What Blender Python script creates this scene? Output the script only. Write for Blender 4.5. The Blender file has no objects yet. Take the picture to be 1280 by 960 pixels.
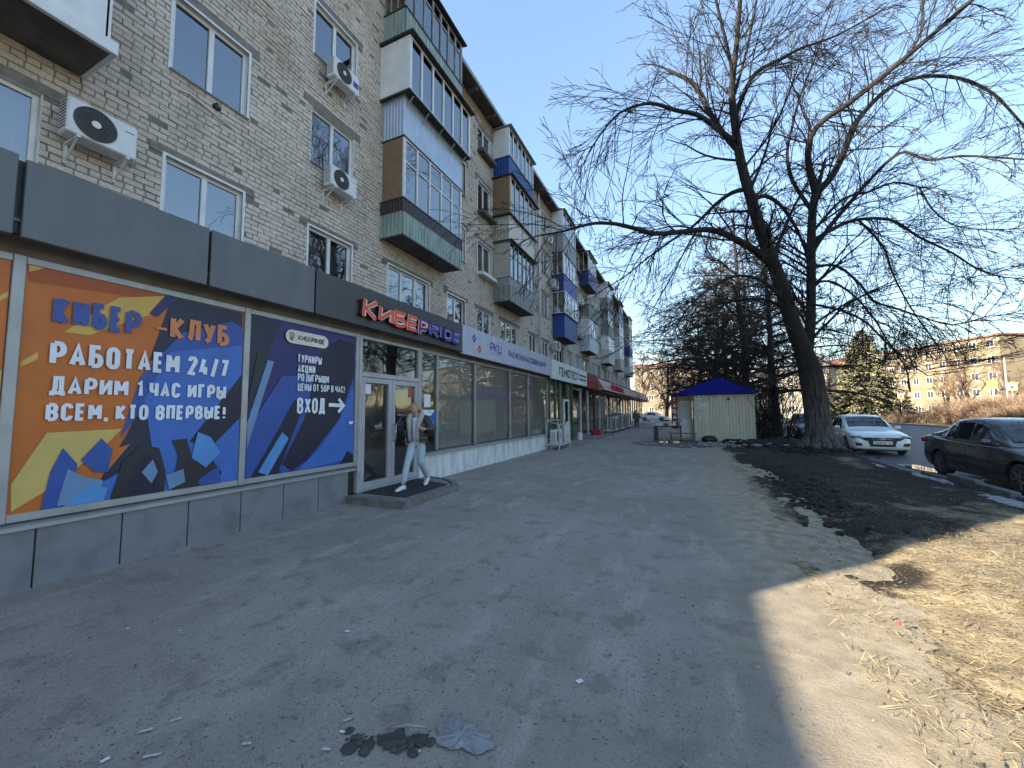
import bpy, bmesh, math, random
import numpy as np
from mathutils import Vector, Matrix, noise as mnoise

# ------------------------------------------------------------------ camera, sky, sun, exposure
SC = bpy.context.scene
COL = SC.collection
FPX, CAMH = 490.0, 1.6
YAW = math.atan(220 / FPX * math.cos(math.radians(4.0)))
PITCH, ROLL = math.radians(4.05), math.radians(0.3)
_fh = np.array([-math.sin(YAW), math.cos(YAW), 0.0]); _r = np.array([math.cos(YAW), math.sin(YAW), 0.0]); _u = np.array([0, 0, 1.0])
CF = _fh * math.cos(PITCH) + _u * math.sin(PITCH)
_up = np.cross(_r, CF)
CR = _r * math.cos(ROLL) - _up * math.sin(ROLL)
CU = _r * math.sin(ROLL) + _up * math.cos(ROLL)
cam = bpy.data.cameras.new('camera'); camo = bpy.data.objects.new('camera', cam); COL.objects.link(camo)
cam.sensor_fit = 'HORIZONTAL'; cam.sensor_width = 36.0; cam.lens = 36.0 * FPX / 1280.0
cam.clip_start = 0.05; cam.clip_end = 3000
camo.matrix_world = Matrix(((CR[0], CU[0], -CF[0], 0), (CR[1], CU[1], -CF[1], 0), (CR[2], CU[2], -CF[2], CAMH), (0, 0, 0, 1)))
SC.camera = camo
SUN_EL = math.radians(19.3); SUN_ROT = math.atan2(-0.688, -0.726)
world = bpy.data.worlds.new('World'); SC.world = world; world.use_nodes = True
_n = world.node_tree.nodes; _sky = _n.new('ShaderNodeTexSky'); _sky.sky_type = 'NISHITA'; _sky.sun_disc = False
_sky.sun_elevation = SUN_EL; _sky.sun_rotation = SUN_ROT % (2 * math.pi); _sky.air_density = 1.0; _sky.dust_density = 0.0; _sky.ozone_density = 1.6
_n['Background'].inputs[1].default_value = 0.15
_tint = _n.new('ShaderNodeMix'); _tint.data_type = 'RGBA'; _tint.blend_type = 'MULTIPLY'; _tint.inputs[0].default_value = 1.0; _tint.inputs[7].default_value = (1.03, 0.985, 0.93, 1)
_bw = _n.new('ShaderNodeRGBToBW'); _k1 = _n.new('ShaderNodeMath'); _k1.operation = 'MULTIPLY_ADD'; _k1.inputs[1].default_value = 0.33; _k1.inputs[2].default_value = 1.0
_k2 = _n.new('ShaderNodeMath'); _k2.operation = 'DIVIDE'; _k2.inputs[0].default_value = 1.0; _vm = _n.new('ShaderNodeVectorMath'); _vm.operation = 'SCALE'
_wl = world.node_tree.links.new; _wl(_sky.outputs[0], _bw.inputs[0]); _wl(_bw.outputs[0], _k1.inputs[0]); _wl(_k1.outputs[0], _k2.inputs[1]); _wl(_sky.outputs[0], _vm.inputs[0]); _wl(_k2.outputs[0], _vm.inputs['Scale'])
world.node_tree.links.new(_vm.outputs[0], _tint.inputs[6]); world.node_tree.links.new(_tint.outputs[2], _n['Background'].inputs[0])
sun = bpy.data.lights.new('sun', 'SUN'); suno = bpy.data.objects.new('sun', sun); COL.objects.link(suno)
sun.energy = 3.9; sun.angle = math.radians(0.5); sun.color = (1.0, 0.88, 0.70)
_d = Vector((0.688 * math.cos(SUN_EL), 0.726 * math.cos(SUN_EL), -math.sin(SUN_EL)))
suno.rotation_euler = _d.to_track_quat('-Z', 'Y').to_euler(); suno.location = (-30, -30, 40)
VS = SC.view_settings
VS.view_transform = 'Standard'; VS.look = 'None'; VS.gamma = 1.0; VS.use_curve_mapping = False; VS.exposure = 2.35
SC.cycles.max_bounces = 8; SC.cycles.transparent_max_bounces = 16; SC.cycles.caustics_reflective = False; SC.cycles.caustics_refractive = False
SC.cycles.use_denoising = True

RNG = random.Random(7)

# ------------------------------------------------------------------ a pixel of the survey photo -> point on a real plane
def _ray(px, py): return CF + CR * (px - 640) / FPX - CU * (py - 480) / FPX
def onX(px, py, X):
    d = _ray(px, py); p = d * (X / d[0]); return (X, p[1], p[2] + CAMH)
def onZ(px, py, Z=0.0):
    d = _ray(px, py); p = d * ((Z - CAMH) / d[2]); return (p[0], p[1], Z)
def atD(px, py, depth):
    p = _ray(px, py) * depth; return (p[0], p[1], p[2] + CAMH)

# ------------------------------------------------------------------ materials
MATS = {}
def rgb(r, g, b): return tuple((c / 255 / 12.92) if c / 255 <= 0.04045 else ((c / 255 + 0.055) / 1.055) ** 2.4 for c in (r, g, b))
def M(name, c1, c2=None, scale=4.0, rough=0.7, bump=0.0, bscale=40.0, metal=0.0, spec=0.5, coat=0.0, detail=4.0, stretch=None, lo=0.35, hi=0.65, sheen=0.0):
    if name in MATS: return MATS[name]
    m = bpy.data.materials.new(name); m.use_nodes = True; nt = m.node_tree; b = nt.nodes['Principled BSDF']
    b.inputs['Base Color'].default_value = (*c1, 1); b.inputs['Roughness'].default_value = rough; b.inputs['Metallic'].default_value = metal
    b.inputs['Specular IOR Level'].default_value = spec; b.inputs['Coat Weight'].default_value = coat
    if coat: b.inputs['Coat Roughness'].default_value = 0.06
    if c2 is not None or bump:
        tc = nt.nodes.new('ShaderNodeTexCoord'); src = tc.outputs['Object']
        if stretch:
            mp = nt.nodes.new('ShaderNodeMapping'); mp.inputs['Scale'].default_value = stretch; nt.links.new(src, mp.inputs[0]); src = mp.outputs[0]
    if c2 is not None:
        n = nt.nodes.new('ShaderNodeTexNoise'); n.inputs['Scale'].default_value = scale; n.inputs['Detail'].default_value = detail; n.inputs['Roughness'].default_value = 0.6
        nt.links.new(src, n.inputs['Vector'])
        r = nt.nodes.new('ShaderNodeValToRGB'); r.color_ramp.elements[0].position = lo; r.color_ramp.elements[1].position = hi
        r.color_ramp.elements[0].color = (*c1, 1); r.color_ramp.elements[1].color = (*c2, 1)
        nt.links.new(n.outputs[0], r.inputs[0]); nt.links.new(r.outputs[0], b.inputs['Base Color'])
    if bump:
        n2 = nt.nodes.new('ShaderNodeTexNoise'); n2.inputs['Scale'].default_value = bscale; n2.inputs['Detail'].default_value = 3
        nt.links.new(src, n2.inputs['Vector'])
        bp = nt.nodes.new('ShaderNodeBump'); bp.inputs['Strength'].default_value = bump; bp.inputs['Distance'].default_value = 0.02
        nt.links.new(n2.outputs[0], bp.inputs['Height']); nt.links.new(bp.outputs[0], b.inputs['Normal'])
    MATS[name] = m; return m
def glass(name, ior=1.7, tint=(0.75, 0.8, 0.8), rough=0.0):
    if name in MATS: return MATS[name]
    m = bpy.data.materials.new(name); m.use_nodes = True; nt = m.node_tree; nt.nodes.clear()
    o = nt.nodes.new('ShaderNodeOutputMaterial'); mx = nt.nodes.new('ShaderNodeMixShader'); t = nt.nodes.new('ShaderNodeBsdfTransparent'); g = nt.nodes.new('ShaderNodeBsdfGlossy')
    f = nt.nodes.new('ShaderNodeFresnel'); f.inputs[0].default_value = ior
    # old panes are never quite flat: a faint slow waviness
    tc = nt.nodes.new('ShaderNodeTexCoord'); n = nt.nodes.new('ShaderNodeTexNoise'); n.inputs['Scale'].default_value = 1.3; n.inputs['Detail'].default_value = 1
    bp = nt.nodes.new('ShaderNodeBump'); bp.inputs['Strength'].default_value = 0.06; bp.inputs['Distance'].default_value = 0.05
    nt.links.new(tc.outputs['Object'], n.inputs['Vector']); nt.links.new(n.outputs[0], bp.inputs['Height']); nt.links.new(bp.outputs[0], g.inputs['Normal'])
    t.inputs[0].default_value = (*tint, 1); g.inputs['Roughness'].default_value = rough; g.inputs[0].default_value = (0.95, 0.97, 1, 1)
    nt.links.new(f.outputs[0], mx.inputs[0]); nt.links.new(t.outputs[0], mx.inputs[1]); nt.links.new(g.outputs[0], mx.inputs[2]); nt.links.new(mx.outputs[0], o.inputs[0])
    MATS[name] = m; return m

# ------------------------------------------------------------------ mesh collecting
def wloc(o):
    v = Vector((0, 0, 0))
    while o is not None: v += o.location; o = o.parent
    return v
class MB:
    def __init__(s): s.v = []; s.f = []
    def add(s, vs, fs):
        n = len(s.v); s.v.extend([tuple(p) for p in vs]); s.f.extend([tuple(i + n for i in q) for q in fs]); return s
    def box(s, x0, x1, y0, y1, z0, z1):
        return s.add([(x0, y0, z0), (x1, y0, z0), (x1, y1, z0), (x0, y1, z0), (x0, y0, z1), (x1, y0, z1), (x1, y1, z1), (x0, y1, z1)],
                     [(0, 3, 2, 1), (4, 5, 6, 7), (0, 1, 5, 4), (1, 2, 6, 5), (2, 3, 7, 6), (3, 0, 4, 7)])
    def cbox(s, x0, x1, y0, y1, z0, z1, b=0.01):
        b = min(b, abs(x1 - x0) * .45, abs(y1 - y0) * .45, abs(z1 - z0) * .45)
        vs = []; idx = {}
        X = (x0, x1); Y = (y0, y1); Z = (z0, z1)
        for i in (0, 1):
            for j in (0, 1):
                for k in (0, 1):
                    sx, sy, sz = (1, -1)[i], (1, -1)[j], (1, -1)[k]
                    idx[i, j, k, 0] = len(vs); vs.append((X[i], Y[j] + sy * b, Z[k] + sz * b))
                    idx[i, j, k, 1] = len(vs); vs.append((X[i] + sx * b, Y[j], Z[k] + sz * b))
                    idx[i, j, k, 2] = len(vs); vs.append((X[i] + sx * b, Y[j] + sy * b, Z[k]))
        F = []
        def q(a, flip): F.append(tuple(a) if not flip else tuple(reversed(a)))
        for i in (0, 1):
            q([idx[i, 0, 0, 0], idx[i, 1, 0, 0], idx[i, 1, 1, 0], idx[i, 0, 1, 0]], i == 0)
            q([idx[0, i, 0, 1], idx[1, i, 0, 1], idx[1, i, 1, 1], idx[0, i, 1, 1]], i == 1)
            q([idx[0, 0, i, 2], idx[1, 0, i, 2], idx[1, 1, i, 2], idx[0, 1, i, 2]], i == 0)
        for i in (0, 1):
            for j in (0, 1):
                q([idx[i, j, 0, 0], idx[i, j, 1, 0], idx[i, j, 1, 1], idx[i, j, 0, 1]], (i + j) % 2 == 1)
                q([idx[i, 0, j, 0], idx[i, 1, j, 0], idx[i, 1, j, 2], idx[i, 0, j, 2]], (i + j) % 2 == 0)
                q([idx[0, i, j, 1], idx[1, i, j, 1], idx[1, i, j, 2], idx[0, i, j, 2]], (i + j) % 2 == 1)
        for i in (0, 1):
            for j in (0, 1):
                for k in (0, 1):
                    q([idx[i, j, k, 0], idx[i, j, k, 1], idx[i, j, k, 2]], (i + j + k) % 2 == 1)
        return s.add(vs, F)
    def quad(s, *p): return s.add(p, [tuple(range(len(p)))])
    def prism(s, poly, axis, a0, a1):
        n = len(poly)
        def pt(p, a):
            return (a, p[0], p[1]) if axis == 0 else ((p[0], a, p[1]) if axis == 1 else (p[0], p[1], a))
        return s.add([pt(p, a0) for p in poly] + [pt(p, a1) for p in poly],
                     [tuple(range(n)), tuple(range(2 * n - 1, n - 1, -1))] + [(i, i + n, (i + 1) % n + n, (i + 1) % n) for i in range(n)])
    def tube(s, pts, rad, n=8, cap=True, closed=False):
        pts = [Vector(p) for p in pts]; m = len(pts)
        if not hasattr(rad, '__len__'): rad = [rad] * m
        base = len(s.v); prev = None
        for i, p in enumerate(pts):
            if closed: t = pts[(i + 1) % m] - pts[i - 1]
            else: t = pts[min(i + 1, m - 1)] - pts[max(i - 1, 0)]
            if t.length < 1e-9: t = Vector((0, 0, 1))
            t.normalize()
            if prev is None:
                a = Vector((0, 0, 1)) if abs(t.z) < 0.9 else Vector((1, 0, 0)); x = t.cross(a).normalized()
            else:
                x = prev - t * prev.dot(t); x = x.normalized() if x.length > 1e-6 else t.orthogonal().normalized()
            prev = x; y = t.cross(x)
            for k in range(n):
                a = 2 * math.pi * k / n; q = p + (x * math.cos(a) + y * math.sin(a)) * rad[i]; s.v.append((q.x, q.y, q.z))
        for i in range(m if closed else m - 1):
            j = (i + 1) % m
            for k in range(n):
                k2 = (k + 1) % n; s.f.append((base + i * n + k, base + i * n + k2, base + j * n + k2, base + j * n + k))
        if cap and not closed:
            s.f.append(tuple(base + k for k in range(n - 1, -1, -1))); s.f.append(tuple(base + (m - 1) * n + k for k in range(n)))
        return s
    def cyl(s, p0, p1, r, n=16, r1=None): return s.tube([p0, p1], [r, r if r1 is None else r1], n)
    def lathe(s, prof, c, axis=2, n=24):
        base = len(s.v); m = len(prof)
        for (r, h) in prof:
            for k in range(n):
                a = 2 * math.pi * k / n; u, w = r * math.cos(a), r * math.sin(a)
                s.v.append((c[0] + u, c[1] + w, c[2] + h) if axis == 2 else ((c[0] + h, c[1] + u, c[2] + w) if axis == 0 else (c[0] + w, c[1] + h, c[2] + u)))
        for i in range(m - 1):
            for k in range(n):
                k2 = (k + 1) % n; s.f.append((base + i * n + k, base + i * n + k2, base + (i + 1) * n + k2, base + (i + 1) * n + k))
        s.f.append(tuple(base + k for k in range(n - 1, -1, -1))); s.f.append(tuple(base + (m - 1) * n + k for k in range(n)))
        return s
    def loft(s, rings, cap=True, closed_ring=True):
        base = len(s.v); n = len(rings[0])
        for r in rings: s.v.extend([tuple(p) for p in r])
        for i in range(len(rings) - 1):
            for k in range(n if closed_ring else n - 1):
                k2 = (k + 1) % n; s.f.append((base + i * n + k, base + i * n + k2, base + (i + 1) * n + k2, base + (i + 1) * n + k))
        if cap:
            s.f.append(tuple(base + k for k in range(n - 1, -1, -1))); s.f.append(tuple(base + (len(rings) - 1) * n + k for k in range(n)))
        return s
    def build(s, name, mat, parent=None, smooth=False, angle=None, fix=False):
        me = bpy.data.meshes.new(name)
        off = wloc(parent)
        vs = [(x - off.x, y - off.y, z - off.z) for x, y, z in s.v] if parent is not None else s.v
        me.from_pydata(vs, [], s.f)
        if fix:
            bm = bmesh.new(); bm.from_mesh(me); bmesh.ops.recalc_face_normals(bm, faces=bm.faces); bm.to_mesh(me); bm.free()
        if smooth:
            me.polygons.foreach_set('use_smooth', [True] * len(me.polygons))
            if angle: me.set_sharp_from_angle(angle=math.radians(angle))
        me.materials.append(MATS[mat] if isinstance(mat, str) else mat)
        o = bpy.data.objects.new(name, me); COL.objects.link(o)
        if parent is not None: o.parent = parent
        return o
def tag(o, label=None, cat=None, group=None, kind=None):
    if label: o['label'] = label
    if cat: o['category'] = cat
    if group: o['group'] = group
    if kind: o['kind'] = kind
    return o
def thing(name, label, cat, loc=(0, 0, 0), group=None):
    o = bpy.data.objects.new(name, None); COL.objects.link(o); o.location = loc; o.empty_display_size = 0.2
    return tag(o, label, cat, group)
def dup(o, parent=None, label=None):
    c = o.copy(); COL.objects.link(c); c.parent = parent
    for ch in list(o.children): dup(ch, c)
    if label: c['label'] = label
    return c
def fbm(x, y, z=0.0, o=4): return mnoise.fractal(Vector((x, y, z)), 1.0, 2.0, o)

# ------------------------------------------------------------------ stroke lettering (flat, condensed bold capitals)
def arc(cx, cy, rx, ry, a0, a1, n=5):
    return [(cx + rx * math.cos(math.radians(a0 + (a1 - a0) * i / n)), cy + ry * math.sin(math.radians(a0 + (a1 - a0) * i / n))) for i in range(n + 1)]
def rr(x0, y0, x1, y1, r=0.5, ry=None):
    ry = r * 0.5 if ry is None else ry
    return arc(x1 - r, y1 - ry, r, ry, 0, 90) + arc(x0 + r, y1 - ry, r, ry, 90, 180) + arc(x0 + r, y0 + ry, r, ry, 180, 270) + arc(x1 - r, y0 + ry, r, ry, 270, 360)
def C_(p): return ('c', p)
_bowl = lambda y0, y1, x1=1.0: [(0, y0)] + arc(x1 - .3, y0 + .16, .3, .16, -90, 0) + arc(x1 - .3, y1 - .16, .3, .16, 0, 90) + [(0, y1)]
GL = {
 'К': (1, [[(0, 0), (0, 1)], [(1, 1), (.12, .48), (1, 0)]]), 'И': (1.05, [[(0, 0), (0, 1)], [(1, 0), (1, 1)], [(.02, .1), (.98, .9)]]),
 'Б': (1, [[(0, 0), (0, 1), (.92, 1)], [(.05, 0)] + arc(.5, .26, .5, .26, -90, 0) + arc(.5, .3, .5, .26, 0, 90) + [(.02, .56)]]),
 'Е': (.85, [[(1, 1), (0, 1), (0, 0), (1, 0)], [(.05, .5), (.9, .5)]]), 'E': (.85, [[(1, 1), (0, 1), (0, 0), (1, 0)], [(.05, .5), (.9, .5)]]),
 'Р': (1, [[(0, 0), (0, 1)], [(.05, 1)] + arc(.5, .74, .5, .26, 90, 0) + arc(.5, .68, .5, .26, 0, -90) + [(.05, .42)]]),
 'R': (1, [[(0, 0), (0, 1)], [(.05, 1)] + arc(.5, .75, .5, .25, 90, 0) + arc(.5, .71, .5, .25, 0, -90) + [(.05, .46)], [(.5, .44), (1, 0)]]),
 'D': (1, [[(0, 0), (0, 1)], [(.05, 1)] + arc(.6, .8, .4, .2, 90, 0) + arc(.6, .2, .4, .2, 0, -90) + [(.05, 0)]]), 'I': (.12, [[(.5, 0), (.5, 1)]]),
 '-': (.5, [[(0, .48), (1, .48)]]), 'Л': (1.05, [[(0, 0), (.12, .05), (.25, .3), (.3, 1), (1, 1), (1, 0)]]), 'У': (1, [[(0, 1), (.55, .4)], [(1, 1), (.48, .12), (.1, 0)]]),
 'А': (1.1, [[(0, 0), (.5, 1), (1, 0)], [(.22, .28), (.78, .28)]]), 'О': (1, [C_(rr(0, 0, 1, 1))]), 'Т': (.95, [[(0, 1), (1, 1)], [(.5, .96), (.5, 0)]]),
 'М': (1.35, [[(0, 0), (0, 1)], [(1, 0), (1, 1)], [(.04, .95), (.5, .3)], [(.5, .3), (.96, .95)]]), 'Д': (1.15, [[(.15, .06), (.27, .35), (.3, 1), (.86, 1), (.86, .06)], [(0, -.15), (0, .02), (1, .02), (1, -.15)]]),
 'Ч': (.95, [[(0, 1), (0, .6)] + arc(.3, .5, .3, .14, 180, 270) + [(.95, .36)], [(1, 1), (1, 0)]]), 'С': (1, [arc(.5, .76, .5, .24, 0, 90) + arc(.5, .76, .5, .24, 90, 180) + arc(.5, .24, .5, .24, 180, 270) + arc(.5, .24, .5, .24, 270, 360)]),
 'Г': (.85, [[(0, 0), (0, 1), (1, 1)]]), 'Ы': (1.35, [[(0, 1), (0, 0)], [(.04, 0)] + arc(.32, .26, .34, .26, -90, 0) + arc(.32, .3, .34, .26, 0, 90) + [(.02, .56)], [(1, 0), (1, 1)]]),
 'В': (1, [[(0, 0), (0, 1)], [(.05, 1)] + arc(.5, .78, .44, .22, 90, 0) + arc(.5, .74, .44, .22, 0, -90) + [(.1, .52)], [(.12, .5), (.5, .5)] + arc(.5, .27, .5, .23, 90, 0) + arc(.5, .23, .5, .23, 0, -90) + [(0.02, 0)]]),
 ',': (.2, [[(.5, .08), (.2, -.2)]]), 'П': (1, [[(0, 0), (0, 1), (1, 1), (1, 0)]]), '!': (.2, [[(.5, .3), (.5, 1)], [(.5, -.04), (.5, .1)]]),
 'Ц': (1.1, [[(0, 1), (0, 0), (1.05, 0), (1.05, -.17)], [(.86, 1), (.86, .02)]]), 'Н': (1, [[(0, 0), (0, 1)], [(1, 0), (1, 1)], [(.05, .5), (.95, .5)]]), 'З': (.95, [arc(.65, .86, .35, .14, 150, 0) + arc(.65, .66, .35, .14, 0, -90) + [(.35, .52)], [(.4, .5)] + arc(.65, .36, .35, .14, 90, 0) + arc(.65, .14, .35, .14, 0, -150)]),
 'Ш': (1.5, [[(0, 1), (0, 0), (1, 0), (1, 1)], [(.5, .04), (.5, 1)]]), 'Х': (1.05, [[(0, 0), (1, 1)], [(0, 1), (.44, .56)], [(.56, .44), (1, 0)]]), 'Й': (1.05, [[(0, 0), (0, 1)], [(1, 0), (1, 1)], [(.02, .1), (.98, .9)], [(.3, 1.22), (.5, 1.17), (.7, 1.22)]]),
 '1': (.45, [[(0, .8), (.8, 1), (.8, 0)]]), '2': (.95, [arc(.3, .8, .3, .2, 180, 90) + arc(.7, .8, .3, .2, 90, -20) + [(0, .02), (1, 0)]]), '4': (1, [[(.45, 1), (0, .25), (1, .25)], [(.72, .5), (.72, 0)]]), '/': (.75, [[(0, -.1), (1, 1.1)]]),
 '7': (.9, [[(0, 1), (1, 1), (.35, 0)]]), '5': (.95, [[(.95, 1), (.05, 1), (.02, .56), (.6, .58)] + arc(.68, .4, .3, .18, 90, 0) + arc(.68, .18, .3, .18, 0, -90) + arc(.3, .16, .3, .16, 270, 190)]), '0': (1, [C_(rr(0, 0, 1, 1))]),
 '6': (.95, [[(.85, 1), (.5, 1), (.1, .6), (0, .3)] , C_(rr(0, 0, 1, .55))]), '3': (.95, [arc(.65, .86, .35, .14, 150, 0) + arc(.65, .66, .35, .14, 0, -90) + [(.35, .52)], [(.4, .5)] + arc(.65, .36, .35, .14, 90, 0) + arc(.65, .14, .35, .14, 0, -150)]),
}
def stroke(mb, pts, t, place, lift, closed=False, depth=0.0):
    """mitred ribbon along 2-D points; place(u, w, lift) -> 3-D; with depth it becomes a raised bar"""
    P = []
    for p in pts:
        if not P or (abs(p[0] - P[-1][0]) + abs(p[1] - P[-1][1])) > 1e-4: P.append(p)
    if closed and (abs(P[0][0] - P[-1][0]) + abs(P[0][1] - P[-1][1])) < 1e-4: P.pop()
    n = len(P); L = []; R = []
    def nrm(a, b):
        dx, dy = b[0] - a[0], b[1] - a[1]; l = math.hypot(dx, dy) or 1; return (-dy / l, dx / l)
    for i in range(n):
        if closed: n1, n2 = nrm(P[i - 1], P[i]), nrm(P[i], P[(i + 1) % n])
        else:
            n1 = nrm(P[i - 1], P[i]) if i > 0 else nrm(P[0], P[1]); n2 = nrm(P[i], P[i + 1]) if i < n - 1 else n1
        mx, my = n1[0] + n2[0], n1[1] + n2[1]; l = math.hypot(mx, my)
        if l < 0.2: mx, my = n1; k = 1
        else: mx, my = mx / l, my / l; k = min(1 / max(mx * n1[0] + my * n1[1], 0.3), 1.55)
        h = t / 2 * k
        L.append((P[i][0] + mx * h, P[i][1] + my * h)); R.append((P[i][0] - mx * h, P[i][1] - my * h))
    for i in range(n if closed else n - 1):
        j = (i + 1) % n
        a = [place(*L[i], lift), place(*R[i], lift), place(*R[j], lift), place(*L[j], lift)]
        mb.add(a, [(0, 1, 2, 3)])
        if depth:
            b = [place(*L[i], lift - depth), place(*R[i], lift - depth), place(*R[j], lift - depth), place(*L[j], lift - depth)]
            mb.add(a + b, [(0, 3, 7, 4), (1, 2, 6, 5)[::-1], (0, 1, 5, 4)[::-1], (3, 2, 6, 7)])
def textw(s, gap=0.3):
    return sum((0.45 if ch == ' ' else GL[ch][0] + gap) for ch in s) - gap
def text(mb, s, place, y0, width, z0, h, tf=0.2, gap=0.52, depth=0.0, lift=0.0, slant=0.0, only=None):
    """capitals of height h filling `width`; tf = stroke / height"""
    t = h * tf * (1 if depth or lift else .80); sp = h * gap * .17
    nsp = sum(1 for c in s if c == ' '); ng = len(s) - nsp; tot = sum(GL[c][0] for c in s if c != ' ') + .55 * nsp
    k = (width - ng * t - (len(s) - 1) * sp) / tot
    x = y0 + t / 2
    for i, ch in enumerate(s):
        if ch == ' ': x += 0.55 * k + sp; continue
        w, st = GL[ch]
        if only is None or only(i):
            for q, p in enumerate(st):
                cl = False
                if isinstance(p, tuple): cl, p = True, p[1]
                pts = [(x + u * w * k + slant * (v * (h - t)), z0 + t / 2 + v * (h - t)) for u, v in p]
                stroke(mb, pts, t, place, lift + q * 0.0006 + (i % 2) * 0.0003, cl, depth)
        x += w * k + t + sp
def ell(c, r, n=14, m_=8):
    mb = MB(); rings = []
    for i in range(1, m_):
        a = math.pi * i / m_; rings.append([(c[0] + r[0] * math.sin(a) * math.cos(2 * math.pi * k / n), c[1] + r[1] * math.sin(a) * math.sin(2 * math.pi * k / n), c[2] - r[2] * math.cos(a)) for k in range(n)])
    return mb.loft(rings)
# ------------------------------------------------------------------ shared materials
M('white_pvc', (.74, .75, .76), (.62, .63, .63), 3, .35)
M('white_paint', (.72, .73, .74), (.58, .58, .57), 6, .5)
M('concrete', (.26, .25, .235), (.17, .162, .15), 3.5, .9, .35, 25)
M('concrete_dark', (.13, .122, .11), (.075, .07, .065), 3, .92, .4, 22)
M('lintel', (.235, .225, .205), (.155, .148, .135), 6, .9, .3, 40)
M('dark_metal', (.03, .031, .034), (.05, .05, .052), 5, .5)
M('black_roof', (.022, .022, .024), (.04, .038, .036), 5, .7)
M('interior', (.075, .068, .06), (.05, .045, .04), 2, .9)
M('curtain', (.72, .72, .70), (.58, .58, .57), 9, .9, 0, 40, stretch=(1, 12, .3))
M('curtain_brown', (.20, .125, .07), (.13, .08, .045), 9, .9, 0, 40, stretch=(8, 8, .4))
M('curtain_beige', (.46, .40, .31), (.33, .28, .21), 9, .9, 0, 40, stretch=(8, 8, .4))
M('plywood', (.26, .17, .10), (.17, .105, .06), 7, .8, stretch=(6, 6, .5))
M('zinc', (.50, .56, .66), (.42, .48, .57), 4, .38, metal=.35)
M('green_boards', (.33, .41, .37), (.20, .26, .23), 7, .6, .1, 30, stretch=(1, 1, .25))
M('brown_sheet', (.042, .022, .020), (.03, .016, .015), 8, .42)
M('blue_sheet', (.012, .055, .25), (.010, .045, .20), 3, .4)
M('royal_sheet', (.025, .032, .25), (.02, .026, .2), 3, .4)
M('cream_sheet', (.62, .60, .54), (.54, .51, .45), 4, .5)
M('beige_sheet', (.46, .42, .36), (.38, .34, .29), 5, .5)
M('grey_sheet', (.30, .315, .33), (.22, .23, .245), 5, .5)
M('light_grey_sheet', (.55, .58, .62), (.48, .5, .54), 5, .45)
M('olive_sheet', (.26, .28, .25), (.18, .195, .17), 6, .6)
M('old_wood', (.36, .37, .36), (.2, .19, .175), 9, .8, stretch=(1, 1, .3))
M('beige_frame', (.6, .55, .45), (.5, .45, .36), 5, .55)
glass('pane_glass', 2.9, (.55, .60, .62))
glass('shop_glass', 2.15, (.90, .92, .92))

# ------------------------------------------------------------------ ground materials
def ground_mat(name, layers, rough=.9, bumps=((.5, 60, .012),), rmask=None):
    """layers: list of (colour, scale, lo, hi, detail); each laid over the last by a noise mask of its own"""
    m = bpy.data.materials.new(name); m.use_nodes = True; nt = m.node_tree; b = nt.nodes['Principled BSDF']; L = nt.links.new
    tc = nt.nodes.new('ShaderNodeTexCoord'); col = None
    for i, ly in enumerate(layers):
        c, sc, lo, hi, det = ly[:5]
        if col is None:
            r = nt.nodes.new('ShaderNodeRGB'); r.outputs[0].default_value = (*c, 1); col = r.outputs[0]; continue
        n = nt.nodes.new('ShaderNodeTexNoise'); n.inputs['Scale'].default_value = sc; n.inputs['Detail'].default_value = det; n.inputs['Roughness'].default_value = .65
        mp = nt.nodes.new('ShaderNodeMapping'); mp.inputs['Location'].default_value = (i * 7.3, i * 3.1, 0)
        if len(ly) > 5: mp.inputs['Scale'].default_value = ly[5]
        L(tc.outputs['Object'], mp.inputs[0]); L(mp.outputs[0], n.inputs['Vector'])
        mr = nt.nodes.new('ShaderNodeMapRange'); mr.interpolation_type = 'SMOOTHSTEP'; mr.inputs[1].default_value = lo; mr.inputs[2].default_value = hi
        L(n.outputs[0], mr.inputs[0]); mx = nt.nodes.new('ShaderNodeMix'); mx.data_type = 'RGBA'
        L(mr.outputs[0], mx.inputs[0]); L(col, mx.inputs[6]); mx.inputs[7].default_value = (*c, 1); col = mx.outputs[2]
    L(col, b.inputs['Base Color']); b.inputs['Roughness'].default_value = rough; b.inputs['Specular IOR Level'].default_value = .12
    prev = None
    for st, sc, ds in bumps:
        n = nt.nodes.new('ShaderNodeTexNoise'); n.inputs['Scale'].default_value = sc; n.inputs['Detail'].default_value = 5; n.inputs['Roughness'].default_value = .65
        L(tc.outputs['Object'], n.inputs['Vector']); bp = nt.nodes.new('ShaderNodeBump'); bp.inputs['Strength'].default_value = st; bp.inputs['Distance'].default_value = ds
        L(n.outputs[0], bp.inputs['Height'])
        if prev is not None: L(prev, bp.inputs['Normal'])
        prev = bp.outputs[0]
    L(prev, b.inputs['Normal']); MATS[name] = m; return m, nt, b, col, tc
ground_mat('far_ground', [((.17, .145, .1), 0, 0, 0, 0), ((.22, .2, .14), .6, .4, .6, 6), ((.10, .09, .065), 3, .5, .65, 6)])
_m, _nt, _b, _c, _tc = ground_mat('asphalt', [((.37, .318, .264), 0, 0, 0, 0), ((.295, .256, .214), .45, .42, .62, 6), ((.43, .37, .306), 1.7, .5, .68, 9, (1.6, .45, 1)), ((.25, .217, .182), 3.1, .52, .66, 9), ((.19, .167, .142), 7, .6, .7, 8),
    ((.44, .405, .36), 17, .6, .7, 7), ((.10, .092, .084), 38, .58, .68, 5), ((.30, .28, .25), 85, .56, .66, 3), ((.085, .08, .073), 140, .6, .68, 2)], .92, ((.22, 6, .02), (.8, 55, .012), (.9, 190, .006)))
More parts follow.
